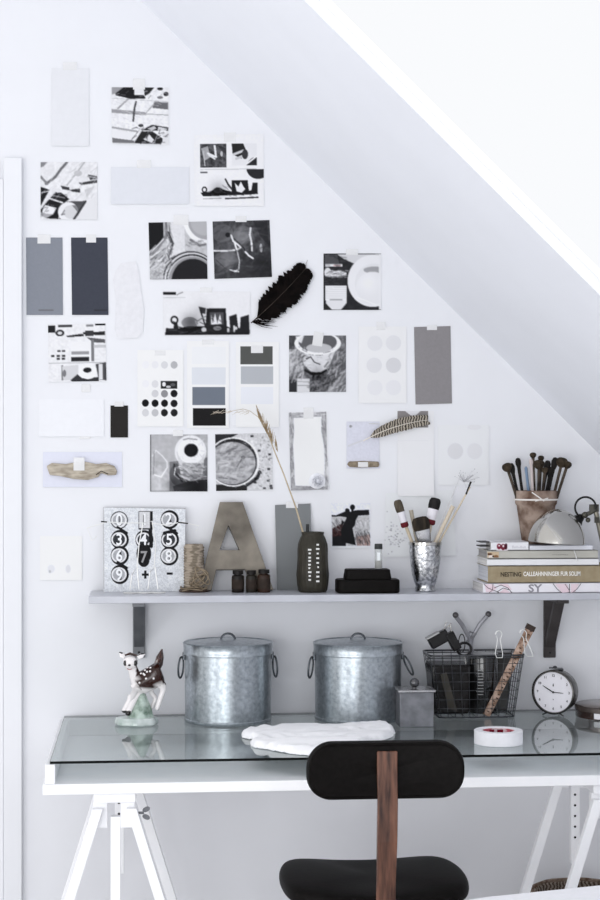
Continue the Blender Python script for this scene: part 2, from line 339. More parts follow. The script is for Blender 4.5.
# -- print D
c = Cv((213,219,273,279), (206,212,8.571), 66)
c.noise(38,9).ell(150,170,95,80,105,.6).ell(330,190,90,80,105,.5).ell(180,400,110,80,90,.6).poly([(430,80),(550,70),(560,300),(480,200)],38,.7).poly([(300,420),(560,330),(560,560),(80,570),(80,500)],58,.6).line([(60,322),(160,325),(250,322)],14,215).line([(225,190),(240,240),(275,270),(305,300),(270,320),(250,250)],15,225).line([(345,340),(375,375),(410,400)],15,235).line([(400,130),(390,190),(402,250),(405,330)],16,220).line([(270,320),(290,420),(280,490),(240,515),(195,495)],9,200).line([(200,498),(275,512)],14,230).ell(485,310,12,38,190).line([(250,220),(330,300),(345,340)],9,30).ell(195,185,22,22,25).line([(80,400),(160,480),(240,520)],6,30).tex(70,(60,90,560,560),90,-35,14,(40,58,90,110),.3,60).grad(320,200,110,40).grad(180,400,110,35).grad(510,480,150,-22).line([(225,190),(240,240),(275,270),(305,300)],12,225).line([(400,130),(390,190),(402,250)],14,215).line([(345,340),(375,375),(410,400)],13,232).blur(2)
paper('photo_print', 'dark print of pale string curling over cloth, right of the dark cups print', 'photo print', [(212.5,221.5),(269.5,220),(272,277),(214.5,279)], cv=c, tapes=[(241,219,11,6)], group='square prints taped to the wall')
# -- grey paint cards
c = Cv((26,237,63,316), (0,220,3), (133,137,146)); c.noise(3,4).rect_(115,270,160,275,100,.6)
paper('paint_card', 'mid grey upright paint card, left one of the pair beside the door casing', 'paint card', [(26,237.5),(62.5,237.5),(63,315),(26.5,315)], cv=c, tapes=[(44,239,13,9)])
c = Cv((71,237,108,316), (0,220,3), (68,71,81)); c.noise(3,4).rect_(280,270,320,275,50,.6)
paper('paint_card', 'charcoal blue upright paint card, right of the mid grey one', 'paint card', [(71,237.5),(107.5,237.5),(108.5,315),(72,315)], cv=c, tapes=[(91,238.5,10,8)])
# -- pale bottle-shaped cut paper
pts = [(121,263),(136,261),(139,272),(141,290),(144,310),(143,332),(138,338),(118,339),(115,330),(116,300),(113,280),(116,270)]
m = MB(); c0 = on_y(128, 300, -.0016)
m.hexa([on_y(x, y, -.0021)-c0 for x, y in pts], [on_y(x, y, -.0011)-c0 for x, y in pts])
tag(m.build('paper_cutout', mat('crumpled tissue', (222,222,226), .8, rgb2=(228,228,232), scale=60, bump=.6), loc=c0, smooth=False), 'off-white crumpled bottle-shaped paper cutout right of the charcoal card', 'paper')
# -- panorama page
c = Cv((162,291,251,336), (155,285,6), 226, res=1.5)
c.noise(4,6).rect_(48,45,125,60,35).line([(130,62),(140,55),(165,45)],5,120).line([(50,78),(180,76)],5,190)
c.poly([(55,300),(60,260),(105,262),(110,230),(100,215),(130,230),(135,262),(190,250),(300,250),(310,142),(425,140),(430,250),(450,260),(445,190),(490,175),(500,260),(510,262),(515,195),(565,180),(570,295)],34).ell(112,212,24,26,30,ring=.4).ell(205,228,50,35,120,.6)
c.poly([(260,130),(305,140),(300,175),(270,170)],75).line([(270,150),(300,250)],9,60).line([(300,190),(240,225)],8,150).rect_(328,165,412,240,80).poly([(335,175),(345,235),(360,170),(372,235),(390,175),(400,235),(335,240)],225).ell(372,262,25,14,120).rect_(432,262,445,292,200).rect_(470,245,480,292,215).ell(485,262,10,10,200).rect_(55,285,565,302,26).rect_(300,240,320,290,40).ell(290,270,16,14,200).grad(215,225,70,-70).grad(280,150,60,-25).tex(25,(60,255,560,295),40,5,6,(20,60,110),.5).tex(14,(240,200,420,250),30,40,5,(60,200),.5).blur(3).rect_(48,44,125,60,30)
c.rect_(0,303,600,400,230)
paper('printed_page', 'wide white page with a dark row of shelf objects along its foot', 'printed page', [(162.5,291),(250,291.5),(250.5,335),(163.5,335.5)], cv=c, tapes=[(206,290,12,5)])
# -- print E
c = Cv((323,253,382,311), (316,245,8.571), 45)
c.noise(12,8).poly([(70,80),(180,80),(200,160),(80,200)],95,.7).poly([(180,78),(560,76),(560,200),(330,160),(240,120)],205).rect_(80,165,225,185,225).rect_(150,170,215,182,(200,160,160),.7).ell(170,245,95,24,228).ell(100,235,30,40,215).rect_(80,350,265,480,228)
for k in range(6): c.line([(85,370+18*k),(260,368+18*k)],3,185)
c.poly([(85,480),(265,480),(265,500),(215,560),(135,560),(85,510)],220).line([(120,475),(225,475)],6,100).ell(490,310,218,226,226).ell(500,335,165,175,218).ell(505,215,95,30,140,.8).ell(490,370,145,140,222).line([(350,450),(540,525)],8,235).rect_(545,75,600,560,225).tex(60,(80,220,270,280),30,5,8,(190,215,235),.5).tex(60,(75,90,260,350),40,-10,10,(30,60,90),.35,30).grad(450,330,120,10).blur(2).poly([(60,520),(80,500),(130,560),(60,560)],40)
paper('photo_print', 'print of a white dish and wide paintbrush on black, nearest the sloped ceiling', 'photo print', R4(323.5,253.5,381,310), cv=c, tapes=[(352,252,12,6)], group='square prints taped to the wall')
# -- print F
c = Cv((48,324,106,382), (42,315,8.571), 226)
c.noise(14,5).rect_(52,88,115,150,35).rect_(140,85,260,105,45).ell(155,155,38,28,50).ell(155,155,20,14,210).poly([(210,180),(330,165),(400,175),(540,180),(540,145),(480,150),(350,150),(360,185),(220,192)],40).rect_(370,140,440,185,60).rect_(455,75,545,95,30).poly([(380,195),(540,215),(540,245),(440,240)],90).rect_(380,85,440,105,130).ell(490,165,28,14,35)
c.rect_(245,230,420,410,230).rect_(420,215,445,400,120).rect_(250,312,400,342,150).rect_(248,362,402,400,42).rect_(440,260,545,285,190).rect_(300,195,350,215,228)
for (x, y) in ((145,310),(185,310),(92,350),(138,352),(185,350),(138,375),(182,375)): c.rect_(x-14,y-10,x+14,y+8,60)
c.line([(60,412),(540,410)],6,170).rect_(165,430,180,560,120).poly([(170,440),(310,430),(300,560),(180,560)],205).ell(190,500,15,30,120).poly([(240,560),(300,510),(340,545),(480,535),(480,575),(260,575)],55).ell(390,490,78,62,232).ell(385,475,36,22,28).poly([(455,425),(545,410),(552,565),(480,560)],75).rect_(480,425,515,560,215).blur(1)
paper('photo_print', 'print of a mood wall with two grey bars, below the charcoal paint card', 'photo print', [(48,324.5),(105.5,323.5),(106.5,381),(48.5,382)], cv=c, group='square prints taped to the wall')
# -- dots sheet
c = Cv((137,350,184,427), (135,350,10), 232, res=2)
for (x, y, v) in ((105,150,229),(200,150,224),(295,152,208),(392,152,176),(105,340,228),(200,342,212),(200,438,200),(295,440,140),(392,438,22),(102,533,20),(200,535,16),(296,535,18),(392,537,26),(103,630,204),(200,630,186),(294,630,28),(393,630,30)): c.ell(x,y,35,37,v)
c.rect_(258,312,425,390,40).ell(290,345,18,22,225).ell(335,370,25,12,190).ell(380,350,25,15,90)
paper('dot_chart', 'white sheet of round black and grey sample dots, left of the swatch columns', 'colour chart', R4(137.5,350,183.5,426.5), cv=c, tapes=[(160,353,11,5)])
# -- swatch columns
def swatches(name, label, rect, sw, tapes=()):
    c = Cv(rect, (0,0,1), 232, res=2)
    for (x0,y0,x1,y1,v) in sw: c.rect_(x0,y0,x1,y1,v)
    return paper(name, label, 'colour chart', R4(*rect), cv=c, tapes=tapes)
swatches('swatch_card', 'white card of swatches ending in slate grey and black, right of the dots', (187,341,229,428), [(192,347,225.5,364,(229,230,236)),(192,367.5,225.5,384.5,(214,217,223)),(192.5,387,225,405,(112,119,130)),(193,408,225.5,425.5,(28,27,28))], [(208,342,12,5)])
swatches('swatch_card', 'white card of swatches starting with dark olive grey, right of the slate and black one', (236,342,279,427), [(240.5,346.5,272.5,364.5,(88,89,87)),(241,366.5,273,384,(176,179,184)),(241,387,273,404,(224,226,232))], [(257,349,12,8)])
# -- print G
c = Cv((289,335,347,392), (282,328,8.571), 110)
c.noise(50,6).poly([(60,180),(150,120),(190,340),(60,420)],175,.5).poly([(400,330),(560,240),(560,380),(430,430)],75,.7).poly([(360,560),(550,360),(560,560)],165,.8).noise(30,4)
c.poly([(140,150),(480,150),(400,350),(330,385),(250,370),(190,310)],212).ell(310,130,200,100,232).ell(310,120,165,84,95).ell(320,170,110,40,185).poly([(120,70),(190,70),(170,130),(130,110)],215).line([(170,190),(240,220),(330,228),(430,200)],14,60).line([(210,260),(250,245),(280,290),(330,310)],9,80).line([(370,330),(400,290)],14,130).line([(200,360),(260,390),(340,385),(400,350)],20,42)
c.poly([(60,70),(110,70),(130,180),(60,180)],55,.7).rect_(130,430,240,560,210).line([(135,455),(235,460)],6,150).line([(135,490),(235,490)],6,140).rect_(62,440,130,560,50).rect_(240,500,320,560,45,.8).tex(120,(60,180,190,430),60,-60,12,(70,150,200,215),.4,40).tex(140,(400,200,560,550),60,-50,12,(60,110,160,205),.4,40).tex(60,(240,400,420,550),40,-40,12,(40,100,150),.4,50).tex(30,(190,230,420,360),40,20,6,(150,190,235),.5,60).line([(215,265),(250,245),(280,290),(330,310)],8,70).ell(310,130,200,100,234,ring=.12).grad(310,400,80,-60).blur(2)
paper('photo_print', 'print of a chipped white paint pot against rough cloth, between swatches and pale discs', 'photo print', R4(289,335.5,346,392), cv=c, tapes=[(318,339,10,14,8)], group='square prints taped to the wall')
# -- pale discs
c = Cv((358,326,407,404), (355,320,4.283), 231, res=1.6)
for (x, y, v) in ((85,100,222),(165,98,220),(82,195,219),(165,195,210),(85,292,225),(165,292,225)): c.ell(x,y,33,33,v)
paper('dot_chart', 'white sheet with six very pale grey discs, left of the warm grey card', 'colour chart', R4(358.5,326.5,406.5,403), cv=c, tapes=[(381,326,9,8)])
c = Cv((414,326,452,404), (400,250,3), (140,137,139)); c.noise(4,4)
paper('paint_card', 'warm grey upright paint card near the sloped ceiling', 'paint card', [(414,327),(450.5,326),(452,403.5),(415.5,404.5)], cv=c, tapes=[(432,327.5,10,5)])
# -- faint sheets and small black card
paper('blank_paper_sheet', 'faint white square sheet left of the small black card', 'paper', R4(39,399,104,436.5), rgb=(231,232,236), tapes=[(86,388,9,8),(85,436,11,6)])
paper('paint_card', 'small black card above and right of the driftwood', 'paint card', R4(110.5,405.5,128,437.5), rgb=(38,36,34), tapes=[(119,404,9,5)])
paper('backing_card', 'pale lavender wide card taped up behind the piece of driftwood', 'card', R4(43,452,122,487), rgb=(218,220,233))
paper('blank_paper_sheet', 'faint white sheet with two tiny smudges, left end of the shelf', 'paper', R4(40,536,82,580), cv=Cv((40,536,82,580), (30,540,7.5), (233,234,241)).ell(160,215,26,30,205,.5).ell(150,235,8,12,150,.6).ell(285,215,18,30,205,.7).blur(2))
# -- print H spool
c = Cv((150,434,208,492), (144,428,8.571), 172)
c.noise(26,9).poly([(60,60),(290,60),(270,300),(60,280)],186,.5).poly([(220,290),(560,250),(560,560),(220,560)],90,.7).ell(330,400,110,110,80,.8).ell(400,200,135,140,226).poly([(280,200),(520,230),(500,430),(400,460),(320,420)],205).ell(405,195,115,110,232).poly([(330,300),(510,300),(480,440),(340,420)],140,.7).line([(300,330),(460,360)],8,225).line([(320,380),(400,330)],8,205).ell(405,190,60,57,22).line([(340,100),(380,90),(455,98)],9,130)
c.line([(75,240),(105,190),(160,240),(200,290),(200,340),(150,420),(90,400)],10,220).line([(90,200),(85,400)],6,120).line([(260,310),(265,380),(330,460)],14,45).line([(270,340),(262,400)],8,225).poly([(250,500),(400,450),(545,440),(545,550),(260,550)],50,.7).tex(80,(280,310,520,450),60,15,10,(90,150,200,225),.45,40).grad(150,470,170,25).grad(460,520,170,-50).grad(240,480,70,-40).tex(30,(290,90,520,300),40,60,5,(190,210,235),.6,80).ell(405,190,60,57,18).line([(60,60),(60,550)],10,90).line([(60,545),(545,545)],8,90).blur(2)
paper('photo_print', 'print of a wound thread spool with a black hole, left of the round dish print', 'photo print', R4(150,434.5,207.5,491.5), cv=c, tapes=[(178,433,10,6)], group='square prints taped to the wall')
# -- print I bowl
c = Cv((215,433,273,491), (208,428,8.571), 205)
c.noise(30,4).poly([(60,50),(260,50),(120,120),(60,180)],45).poly([(60,480),(330,490),(330,540),(60,540)],40).line([(330,490),(420,430),(440,380)],30,50).ell(215,290,225,212,228).ell(208,285,212,200,40).ell(205,300,210,188,165)
c.noise(50,8,(70,110,420,480)).line([(110,215),(180,190),(250,160)],22,115).line([(250,330),(300,250),(400,250)],12,110).ell(300,250,20,14,70).ell(130,300,50,30,215,.6).line([(100,390),(250,420),(380,330)],24,215,.5).line([(90,420),(250,445)],10,120)
for (x, y) in ((530,230),(520,355),(515,455),(535,500),(445,385),(400,470),(480,520),(540,520),(380,70),(440,195)): c.rect_(x-13,y-9,x+13,y+9,60)
c.tex(90,(80,120,400,470),90,-25,14,(110,150,190,210),.35,50).ell(205,300,214,192,60,ring=.05).ell(215,290,224,211,234,ring=.05).tex(90,(430,60,550,540),14,30,8,(90,180,235),.5,90).rect_(0,0,62,600,215).blur(1)
paper('photo_print', 'print of a round dish of pale paint on spattered paper, above the metal letter', 'photo print', [(215,434),(272,433),(273,490),(216,491)], cv=c, group='square prints taped to the wall')
# -- torn grey-bordered paper
c = Cv((287,411,330,492), (280,405,10), (150,149,153), res=1.8)
c.noise(30,5).grad(310,450,200,10).rect_(0,0,75,900,234).rect_(490,0,700,900,234).rect_(0,0,600,68,232).tex(60,(80,80,130,840),60,88,20,(130,190,214),.5).tex(60,(440,80,490,860),60,88,20,(130,190,214),.5).tex(30,(90,70,470,110),60,3,14,(170,220),.5).tex(30,(90,830,470,870),60,3,14,(150,190),.5).poly([(125,120),(435,112),(430,270),(455,400),(462,560),(455,700),(460,835),(330,830),(125,820),(120,560),(115,400),(130,250)],(232,233,239)).blur(3)
qq = [(288.5,412.5),(327,411.5),(328.5,489.5),(290.5,490.5)]
paper('torn_paper', 'white paper with a burnt grey border, centre of the wall, paper flower at its foot', 'paper', qq, cv=c, curl=.004, tapes=[(308.5,413,10,11)])
# -- paper flower (crumpled rosette)
m = MB(); c0 = on_y(317, 481, -.006)
for k in range(9):
    a = k/9*2*PI; r = .016
    pts = []
    for j in range(7):
        t = j/6; pts.append((r*(.35+.65*t)*math.cos(a+t*1.5), -.004-.010*math.sin(t*PI)-.002*(k % 3), r*(.35+.65*t)*math.sin(a+t*1.5)))
    for p, q in zip(pts, pts[1:]):
        d = Vector((0, -.009, 0)); p, q = Vector(p), Vector(q); o_ = Vector((math.sin(a)*.004, 0, -math.cos(a)*.004)); m.hexa([p, q, q+o_, p+o_], [p+d, q+d, q+d+o_*.3, p+d+o_*.3])
m.ball((0, -.007, 0), (.008, .008, .008), 8); m.ball((0, .001, 0), (.024, .004, .022), 14)
tag(m.build('paper_flower', mat('white tissue paper', (226,228,234), .7, rgb2=(240,240,244), scale=80), loc=c0), 'small crumpled white paper flower at the foot of the torn bordered paper', 'paper flower')
# -- specimen card + strip of bark + grey sheet beneath feather
c = Cv((346,421,380,469), (340,405,6), (212,213,224), res=1.6); c.noise(8,5).ell(63,127,9,8,150).line([(175,110),(230,112)],6,195).line([(50,245),(130,215)],10,200,.6)
spec_ = paper('specimen_card', 'pale lilac card with a strip of bark at its foot, left of the striped feather', 'card', R4(346.5,421.5,379.5,468.5), cv=c)
m = MB(); m.prism([(-.045, 0), (-.040, .0085), (.0, .010), (.043, .008), (.046, .0), (.043, -.007), (-.01, -.0085), (-.038, -.007)], -.006, 0)
bk = tag(m.build('bark_strip', mat('pale brown bark', (112,100,84), .8, rgb2=(150,138,120), scale=90, bump=.5), loc=on_y(363, 464.5, -.0024), bevel=.002), 'short brown strip of bark taped to the foot of the lilac card', 'bark')
bent_tape(bk, 363, 464.5, 10, 5, -.0090)
paper('blank_paper_sheet', 'long white sheet with grey top block, hanging under the striped feather', 'paper', R4(397.5,411,434,496), cv=Cv((397.5,411,434,496), (340,405,6), 230, res=1.5).rect_(344,36,528,136,(138,134,134)).poly([(390,36),(485,36),(440,78)],(220,220,224)).rect_(344,215,528,216,220), curl=.006)
paper('blank_paper_sheet', 'white sheet with two pale discs above the clear stalks, right of the feather', 'paper', R4(438,425,489,485), cv=Cv((438,425,489,485), (355,320,4.283), (229,230,237), res=1.4).ell(430,562,33,34,217).ell(512,562,32,34,222).ell(510,460,30,12,224))
# -- polaroid of trees
c = Cv((330,503,371,548), (325,495,12), (226,228,238), res=2)
c.poly([(75,255),(215,250),(380,260),(535,240),(545,600),(85,610)],190).noise(20,4).poly([(85,400),(220,330),(200,600),(85,615)],(60,38,38)).poly([(370,500),(540,470),(545,605),(380,605)],(150,116,108),.7).noise(40,4,(85,280,545,610)).tex(60,(360,300,540,600),60,75,9,(90,190,235),.4,25).tex(50,(360,450,540,600),50,75,9,(50,90),.4,25).tex(30,(85,300,240,420),60,60,12,(110,200,70),.4,30).poly([(85,500),(250,480),(250,610),(85,615)],28)
c.poly([(75,240),(130,245),(160,232),(240,200),(255,165),(290,170),(300,205),(365,185),(530,180),(535,240),(400,250),(370,300),(360,360),(330,400),(370,600),(200,560),(190,420),(260,270),(190,258),(80,262)],22).ell(330,150,30,34,18).ell(262,185,22,24,24).line([(330,160),(325,230)],26,20).poly([(200,300),(230,330),(190,380)],26).line([(350,420),(355,490)],8,200).blur(2).rect_(0,610,600,700,(226,228,238)).rect_(0,0,72,700,(226,228,238)).rect_(548,0,700,700,(226,228,238)).blur(1)
paper('photo_print', 'small print of black tree shapes in a brownish field, above the black stack', 'photo print', R4(330.5,503,370.5,548), cv=c, tapes=[(350,546,10,5)])
c = Cv((384,490,456,558), (380,475,6), (228,230,238), res=1.4)
for k in range(60):
    x = 90+random.gauss(0, 28); y = 360+random.gauss(0, 60); c.ell(x, y, 5, 4, random.choice((160,190,205)))
paper('drawing_sheet', 'white sheet with faint speckled sketch standing behind the silver cup', 'paper', [(386,493),(453,490),(456,555.5),(384,557)], cv=c, y=-.003)
paper('blank_paper_sheet', 'faint white sheet between the two top rows, right of the dots print', 'paper', R4(236,440,268,441), rgb=(230,231,238)) if False else None
# -- feathers
def feather(name, label, q0, q1, wid, m, mrac, y=-.006, bend=0, rag=.25, prof=None, n=46, side=1.0, fat=1.6):
    A, B = on_y(*q0, y), on_y(*q1, y); D = B-A; L = D.length; t = D.normalized(); nrm = Vector((-t.z, 0, t.x))
    root = thing(name, label, 'feather', A)
    ctr = lambda s: t*(L*s)+nrm*(bend*4*s*(1-s))+Vector((0, -.004*math.sin(s*PI), 0))
    mb = MB()
    for sgn, ws in ((1, 1.0), (-1, side)):
        for i in range(n):
            s = .10+.88*i/n; wv = wid*ws*prof(s)*(1+random.uniform(-rag, rag)); s2 = min(1.03, s+.10+random.uniform(0, .04)*rag*3)
            p0 = ctr(s); p0b = ctr(min(1, s+fat/n)); e = ctr(min(1, s2))+nrm*sgn*wv+Vector((0, -.003+random.uniform(-.0012, .0012), 0)); e2 = e+t*(L/n*fat*.6)-nrm*sgn*wv*random.uniform(.08,.3)
            th = Vector((0, .0007, 0)); mb.hexa([p0, p0b, e2, e], [p0+th, p0b+th, e2+th, e+th])
    mb.build('vane', m, root, smooth=False)
    MB().tube([ctr(s/14) + Vector((0, -.0016, 0)) for s in range(15)], [.0016*(1-.7*s/14) for s in range(15)], 6).build('shaft', mrac, root)
    return root
bf = mat('black down', (7,6,6), .8, spec=.05, rgb2=(20,15,14), scale=60)
feather('black_feather', 'big glossy black feather pointing up to the right, beside the panorama page', (251,323), (306,268), .033, bf, mat('dark quill', (40,34,30), .4, rgb2=(60,52,46), scale=50), prof=lambda s: (.55+.5*math.sin(min(1, s*1.1)*PI))*(1 if s < .86 else max(.3, 1-(s-.86)*4)), rag=.3, bend=-.004, n=150, fat=5, side=1.15)
m = MB()
for k in range(46):
    s_ = random.random(); q0_ = on_y(252+s_*14, 322-s_*12, -.007); ang_ = math.radians(random.choice((random.uniform(-25, 12), random.uniform(60, 110) if s_ > .5 else random.uniform(-20, 5)))); ln_ = random.uniform(.02, .07) if ang_ < 1 else random.uniform(.006, .014)
    e_ = q0_+Vector((math.cos(ang_), -.05, math.sin(ang_)))*ln_; b_off = on_y(251, 323, -.006); mid_ = (q0_+e_)/2+Vector((0, -.002, -.004)); m.tube([q0_-b_off, mid_-b_off, e_-b_off], [.0014, .0012, .0003], 4)
m.build('down_wisps', bf, bpy.data.objects['black_feather'], smooth=False)
MB().tube([on_y(306, 269, -.006)-on_y(306, 264, -.004), (0,0,0), on_y(307.5, 260, -.004)-on_y(306, 264, -.004)], .0009, 6).build('quill_tip', plain((170,165,165)), bpy.data.objects['black_feather'], loc=on_y(306, 264, -.004)-on_y(251, 323, -.006))
sf = mat('barred feather', (58,52,46), .7, rgb2=(168,160,148), scale=42, kind='wave', stretch=(1,.1,1.6), contrast=(.3,.6))
feather('barred_feather', 'brown and cream barred feather lying slantwise over the grey-topped sheet', (363,441), (428,420), .020, sf, mat('cream quill', (222,216,206), .4, rgb2=(232,226,216), scale=50), y=-.009, prof=lambda s: .25+.75*math.sin(min(1, s*.95)*PI)**.6, rag=.08, bend=.010, n=60, side=.9)
# -- driftwood
c0 = on_y(82, 470, -.010); S = mpp(c0)
def D_(px, py): return ((px-82)*S, (470-py)*S)
m = MB()
up = [(47,466),(52,463),(66,464),(82,461),(96,464),(106,463),(114,466),(117,471)]; dn = [(116,475),(108,475.5),(101,473),(98,477),(88,480),(74,479),(60,476),(50,475)]
poly = [D_(*p) for p in up+dn]
m.prism(poly, -.004, .008)
dw = tag(m.build('driftwood', mat('bleached driftwood', (150,140,126), .85, rgb2=(196,187,172), scale=30, bump=.6, stretch=(1,1,4)), loc=c0, bevel=.003, seg=3), 'pale weathered piece of driftwood taped to the lavender card', 'driftwood')
MB().tube([(D_(96,475)[0], -.0045, D_(96,475)[1]), (D_(101,471)[0], -.005, D_(101,471)[1]), (D_(108,474)[0], -.0045, D_(108,474)[1])], .0012).build('dark_crack', plain((60,52,44)), dw)
bent_tape(dw, 79, 464, 11, 13, -.0165)
# ================================================================== SHELF
sb = on_y(88.5, 600, -.2); z_s = on_y(300, 595.0, -.2).z; z_sb = on_y(300, 602.2, -.2).z
SX0, SX1 = sb.x, 1.45
sh = thing('wall_shelf', 'long light grey wooden shelf on two brackets under the taped pictures', 'shelf', (SX0, 0, z_sb))
MB().box(((SX1-SX0)/2, -.1, (z_s-z_sb)/2), (SX1-SX0, .199, z_s-z_sb)).build('shelf_board', SHELF, sh, bevel=.0015)
DKGR = mat('grey lacquered bracket', (122,124,128), .45, rgb2=(130,132,136), scale=30)
def bracket(px, label, mt):
    p = on_y(px, 603, 0); zb = on_y(px, 658, -.012).z; h = z_sb-zb; w_ = .034
    r = thing('shelf_bracket', label, 'bracket', (p.x, 0, zb), group=None)
    m = MB(); m.box((0, -.006, h/2), (w_, .011, h-.001)); m.build('wall_plate', mt, r, bevel=.002)
    m = MB(); m.box((0, -.088, h-.0065), (w_, .15, .012)); m.build('arm', mt, r, bevel=.002)
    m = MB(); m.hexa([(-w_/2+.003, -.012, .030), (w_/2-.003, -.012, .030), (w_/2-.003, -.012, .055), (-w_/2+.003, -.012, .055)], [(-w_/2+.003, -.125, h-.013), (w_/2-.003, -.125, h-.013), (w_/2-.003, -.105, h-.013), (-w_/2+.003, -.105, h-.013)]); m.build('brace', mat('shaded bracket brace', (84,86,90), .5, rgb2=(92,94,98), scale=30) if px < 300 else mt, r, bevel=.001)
    MB().lathe([(0, 0), (.0035, 0), (.003, .0015), (0, .002)], 12, (0, -.0118, .015), Matrix.Rotation(PI/2, 3, 'X')).build('screw', BLACK, r)
bracket(139, 'grey shelf bracket above the spotted fawn, left end of the shelf', DKGR)
bracket(549, 'dark grey shelf bracket above the alarm clock', mat('dark bracket', (64,60,60), .5, rgb2=(74,70,70), scale=30))
def sp(px, py): return on_z(px, py, z_s)      # point on the shelf top
# -- number board
y_b = -.055; bl = on_y(103.5, 593, y_b); tr = on_y(185.5, 508, -.020); tl = on_y(103, 507, -.020); br = on_y(184.5, 592, y_b)
bl.z = br.z = z_s+.0005
c = Cv((103,507,185,593), (95,500,6), (214,217,222), res=2.4)
c.noise(26,4).noise(18,14).line([(50,42),(540,45)],8,165).line([(50,42),(50,535)],8,178)
pos = [(145,122,'0'),(298,120,'1'),(442,116,'2'),(145,240,'3'),(292,240,'4'),(445,240,'5'),(145,337,'6'),(292,345,'7'),(442,340,'8'),(145,452,'9')]
for i, (x, y, d) in enumerate(pos):
    blk = 26
    if d in '0': c.ell(x,y,52,54,60,ring=.12)
    elif d == '1': c.rect_(x-38,y-54,x+46,y+58,blk); c.rect_(x-34,y-50,x+30,y+50,208); c.line([(x-6,y-25),(x-6,y+25)],12,70)
    elif d == '7': c.ell(x,y-20,44,64,blk); c.ell(x,y+22,34,40,blk)
    else: c.ell(x+3,y,54,58,blk); c.line([(x-10,y-75),(x+45,y-40)],14,blk) if i % 2 else None
    if d not in '17': c.ell(x-2,y,46,44,222,ring=.22); c.ell(x-2,y,36,35,(58,60,64) if i in (3,4,5) else (166,168,172)); c.line([(x+6,y-28),(x+8,y+28)],12,60)
    if d == '4': c.line([(x+38,y-60),(x+44,y+40)],22,blk)
    if d == '5': c.line([(x-30,y-40),(x+30,y-55)],22,blk)
c.noise(30,2).rect_(280,446,322,460,30).rect_(294,428,308,478,30).rect_(430,440,466,454,30)
bd = thing('number_board', 'distressed white board of stencilled black numerals leaning on the wall, left on shelf', 'sign board', (bl+br)/2)
sheet_mesh('board', None, 0, .006, cv=c, parent=bd, pts3=[tl, tr, br, bl])
tilt = math.atan2(.035, tl.z-bl.z); S = mpp(bl)
for (x, y, d) in pos:
    px, py = 95+x/6, 500+y/6; f_ = (593-py)/86; yy = y_b+.035*f_-.0008
    text(d, .044, plain((236,237,240) if d != '7' else (150,150,152)), bd, on_y(px, py, yy)-bd.location, 'numeral', rot=(PI/2-tilt*1, 0, 0), ext=.0004, bold=.0008, sx=.85)
# -- wire figure before the board
z0 = z_s
def W_(px, py, y): return on_y(px, py, y)
wf = thing('wire_stand', 'bent white wire stand with loop feet and spread arms in front of the number board', 'wire stand', sp(146, 593.5) )
o_ = wf.location; yb = o_.y
m = MB()
for x0, x1 in ((124,138),(138,152),(152,165)):
    zf = z_s+.0022; pts = []
    for k in range(13):
        t = k/12; px = x0+(x1-x0)*t; pts.append(Vector((on_y(px, 590, yb).x, yb-.012*math.sin(t*PI), zf))-o_)
    m.tube(pts, .0022, 6)
m.tube([W_(130,589,yb)-o_, W_(132,575,yb)-o_, W_(137,567,yb)-o_, W_(139,589,yb)-o_], .0016, 6)
m.tube([W_(148,589,yb)-o_, W_(150,572,yb)-o_, W_(155,567,yb)-o_, W_(158,589,yb)-o_], .0016, 6)
m.build('loop_feet', IVORY, wf)
m = MB(); m.tube([W_(137,568,yb)-o_, W_(139,545,yb)-o_, W_(143,523,yb)-o_, W_(152,521,yb)-o_, W_(156,545,yb)-o_, W_(154,568,yb)-o_], .0014, 6)
m.tube([W_(143,523,yb)-o_, W_(126,523,yb)-o_, W_(107,522,yb)-o_, W_(87,528,yb)-o_, W_(92,541,yb)-o_, W_(97,536,yb)-o_], .0013, 6)
m.tube([W_(152,523,yb)-o_, W_(165,525,yb)-o_, W_(182,522,yb)-o_, W_(199,526,yb)-o_, W_(196,531,yb)-o_], .0013, 6); m.build('arms', IVORY, wf)
MB().tube([W_(101,521.5,yb-.001)-o_, W_(107,522,yb-.001)-o_], .0018, 6).build('dark_ferrule', BLACK, wf); MB().tube([W_(178,522.3,yb-.001)-o_, W_(188,523.5,yb-.001)-o_], .0018, 6).build('dark_ferrule', BLACK, wf)
# -- twine spool
p = sp(194, 592); p.y += .012; S = mpp(p)
TW = mat('jute twine', (128,118,104), .9, rgb2=(164,152,138), scale=50, kind='wave', stretch=(.2,.2,2.2), bump=.8)
r = thing('twine_spool', 'spool of grey-brown twine with a loose knot, left of the metal letter', 'spool', p)
MB().lathe([(0,0),(.040,0),(.041,.004),(.034,.012),(0,.012)], 32).build('spool_base', mat('dark spool base', (58,48,42), .6, rgb2=(84,70,60), scale=60), r)
prof = [(0,.012),(.026,.012)]
for k in range(15): z = .016+k*.0075; prof += [(.0285, z), (.0262, z+.0037)]
MB().lathe(prof+[(.024,.130),(.009,.131),(0,.131)], 36).build('twine', TW, r)
m = MB()
for k in range(5):
    pts = [(.008+.020*math.cos(a_)+.004*k-.002, -.034-.002*k+.006*math.sin(a_*2), .030+.004*k+(.012+.003*k)*math.sin(a_+k)) for a_ in [j/14*2*PI for j in range(14)]]
    m.tube(pts, .0016, 6, closed=True)
m.tube([(-.033,-.028,.004),(-.01,-.040,.010),(.02,-.036,.006),(.036,-.026,.016)], .0018, 6)
for zz in (.006,.012): m.tube([(.036*math.cos(a_), .036*math.sin(a_), zz+.003*math.sin(3*a_)) for a_ in [j/24*2*PI for j in range(24)]], .0022, 6, closed=True)
m.build('loose_twine', mat('loose twine', (124,110,92), .9, rgb2=(150,136,116), scale=90), r)
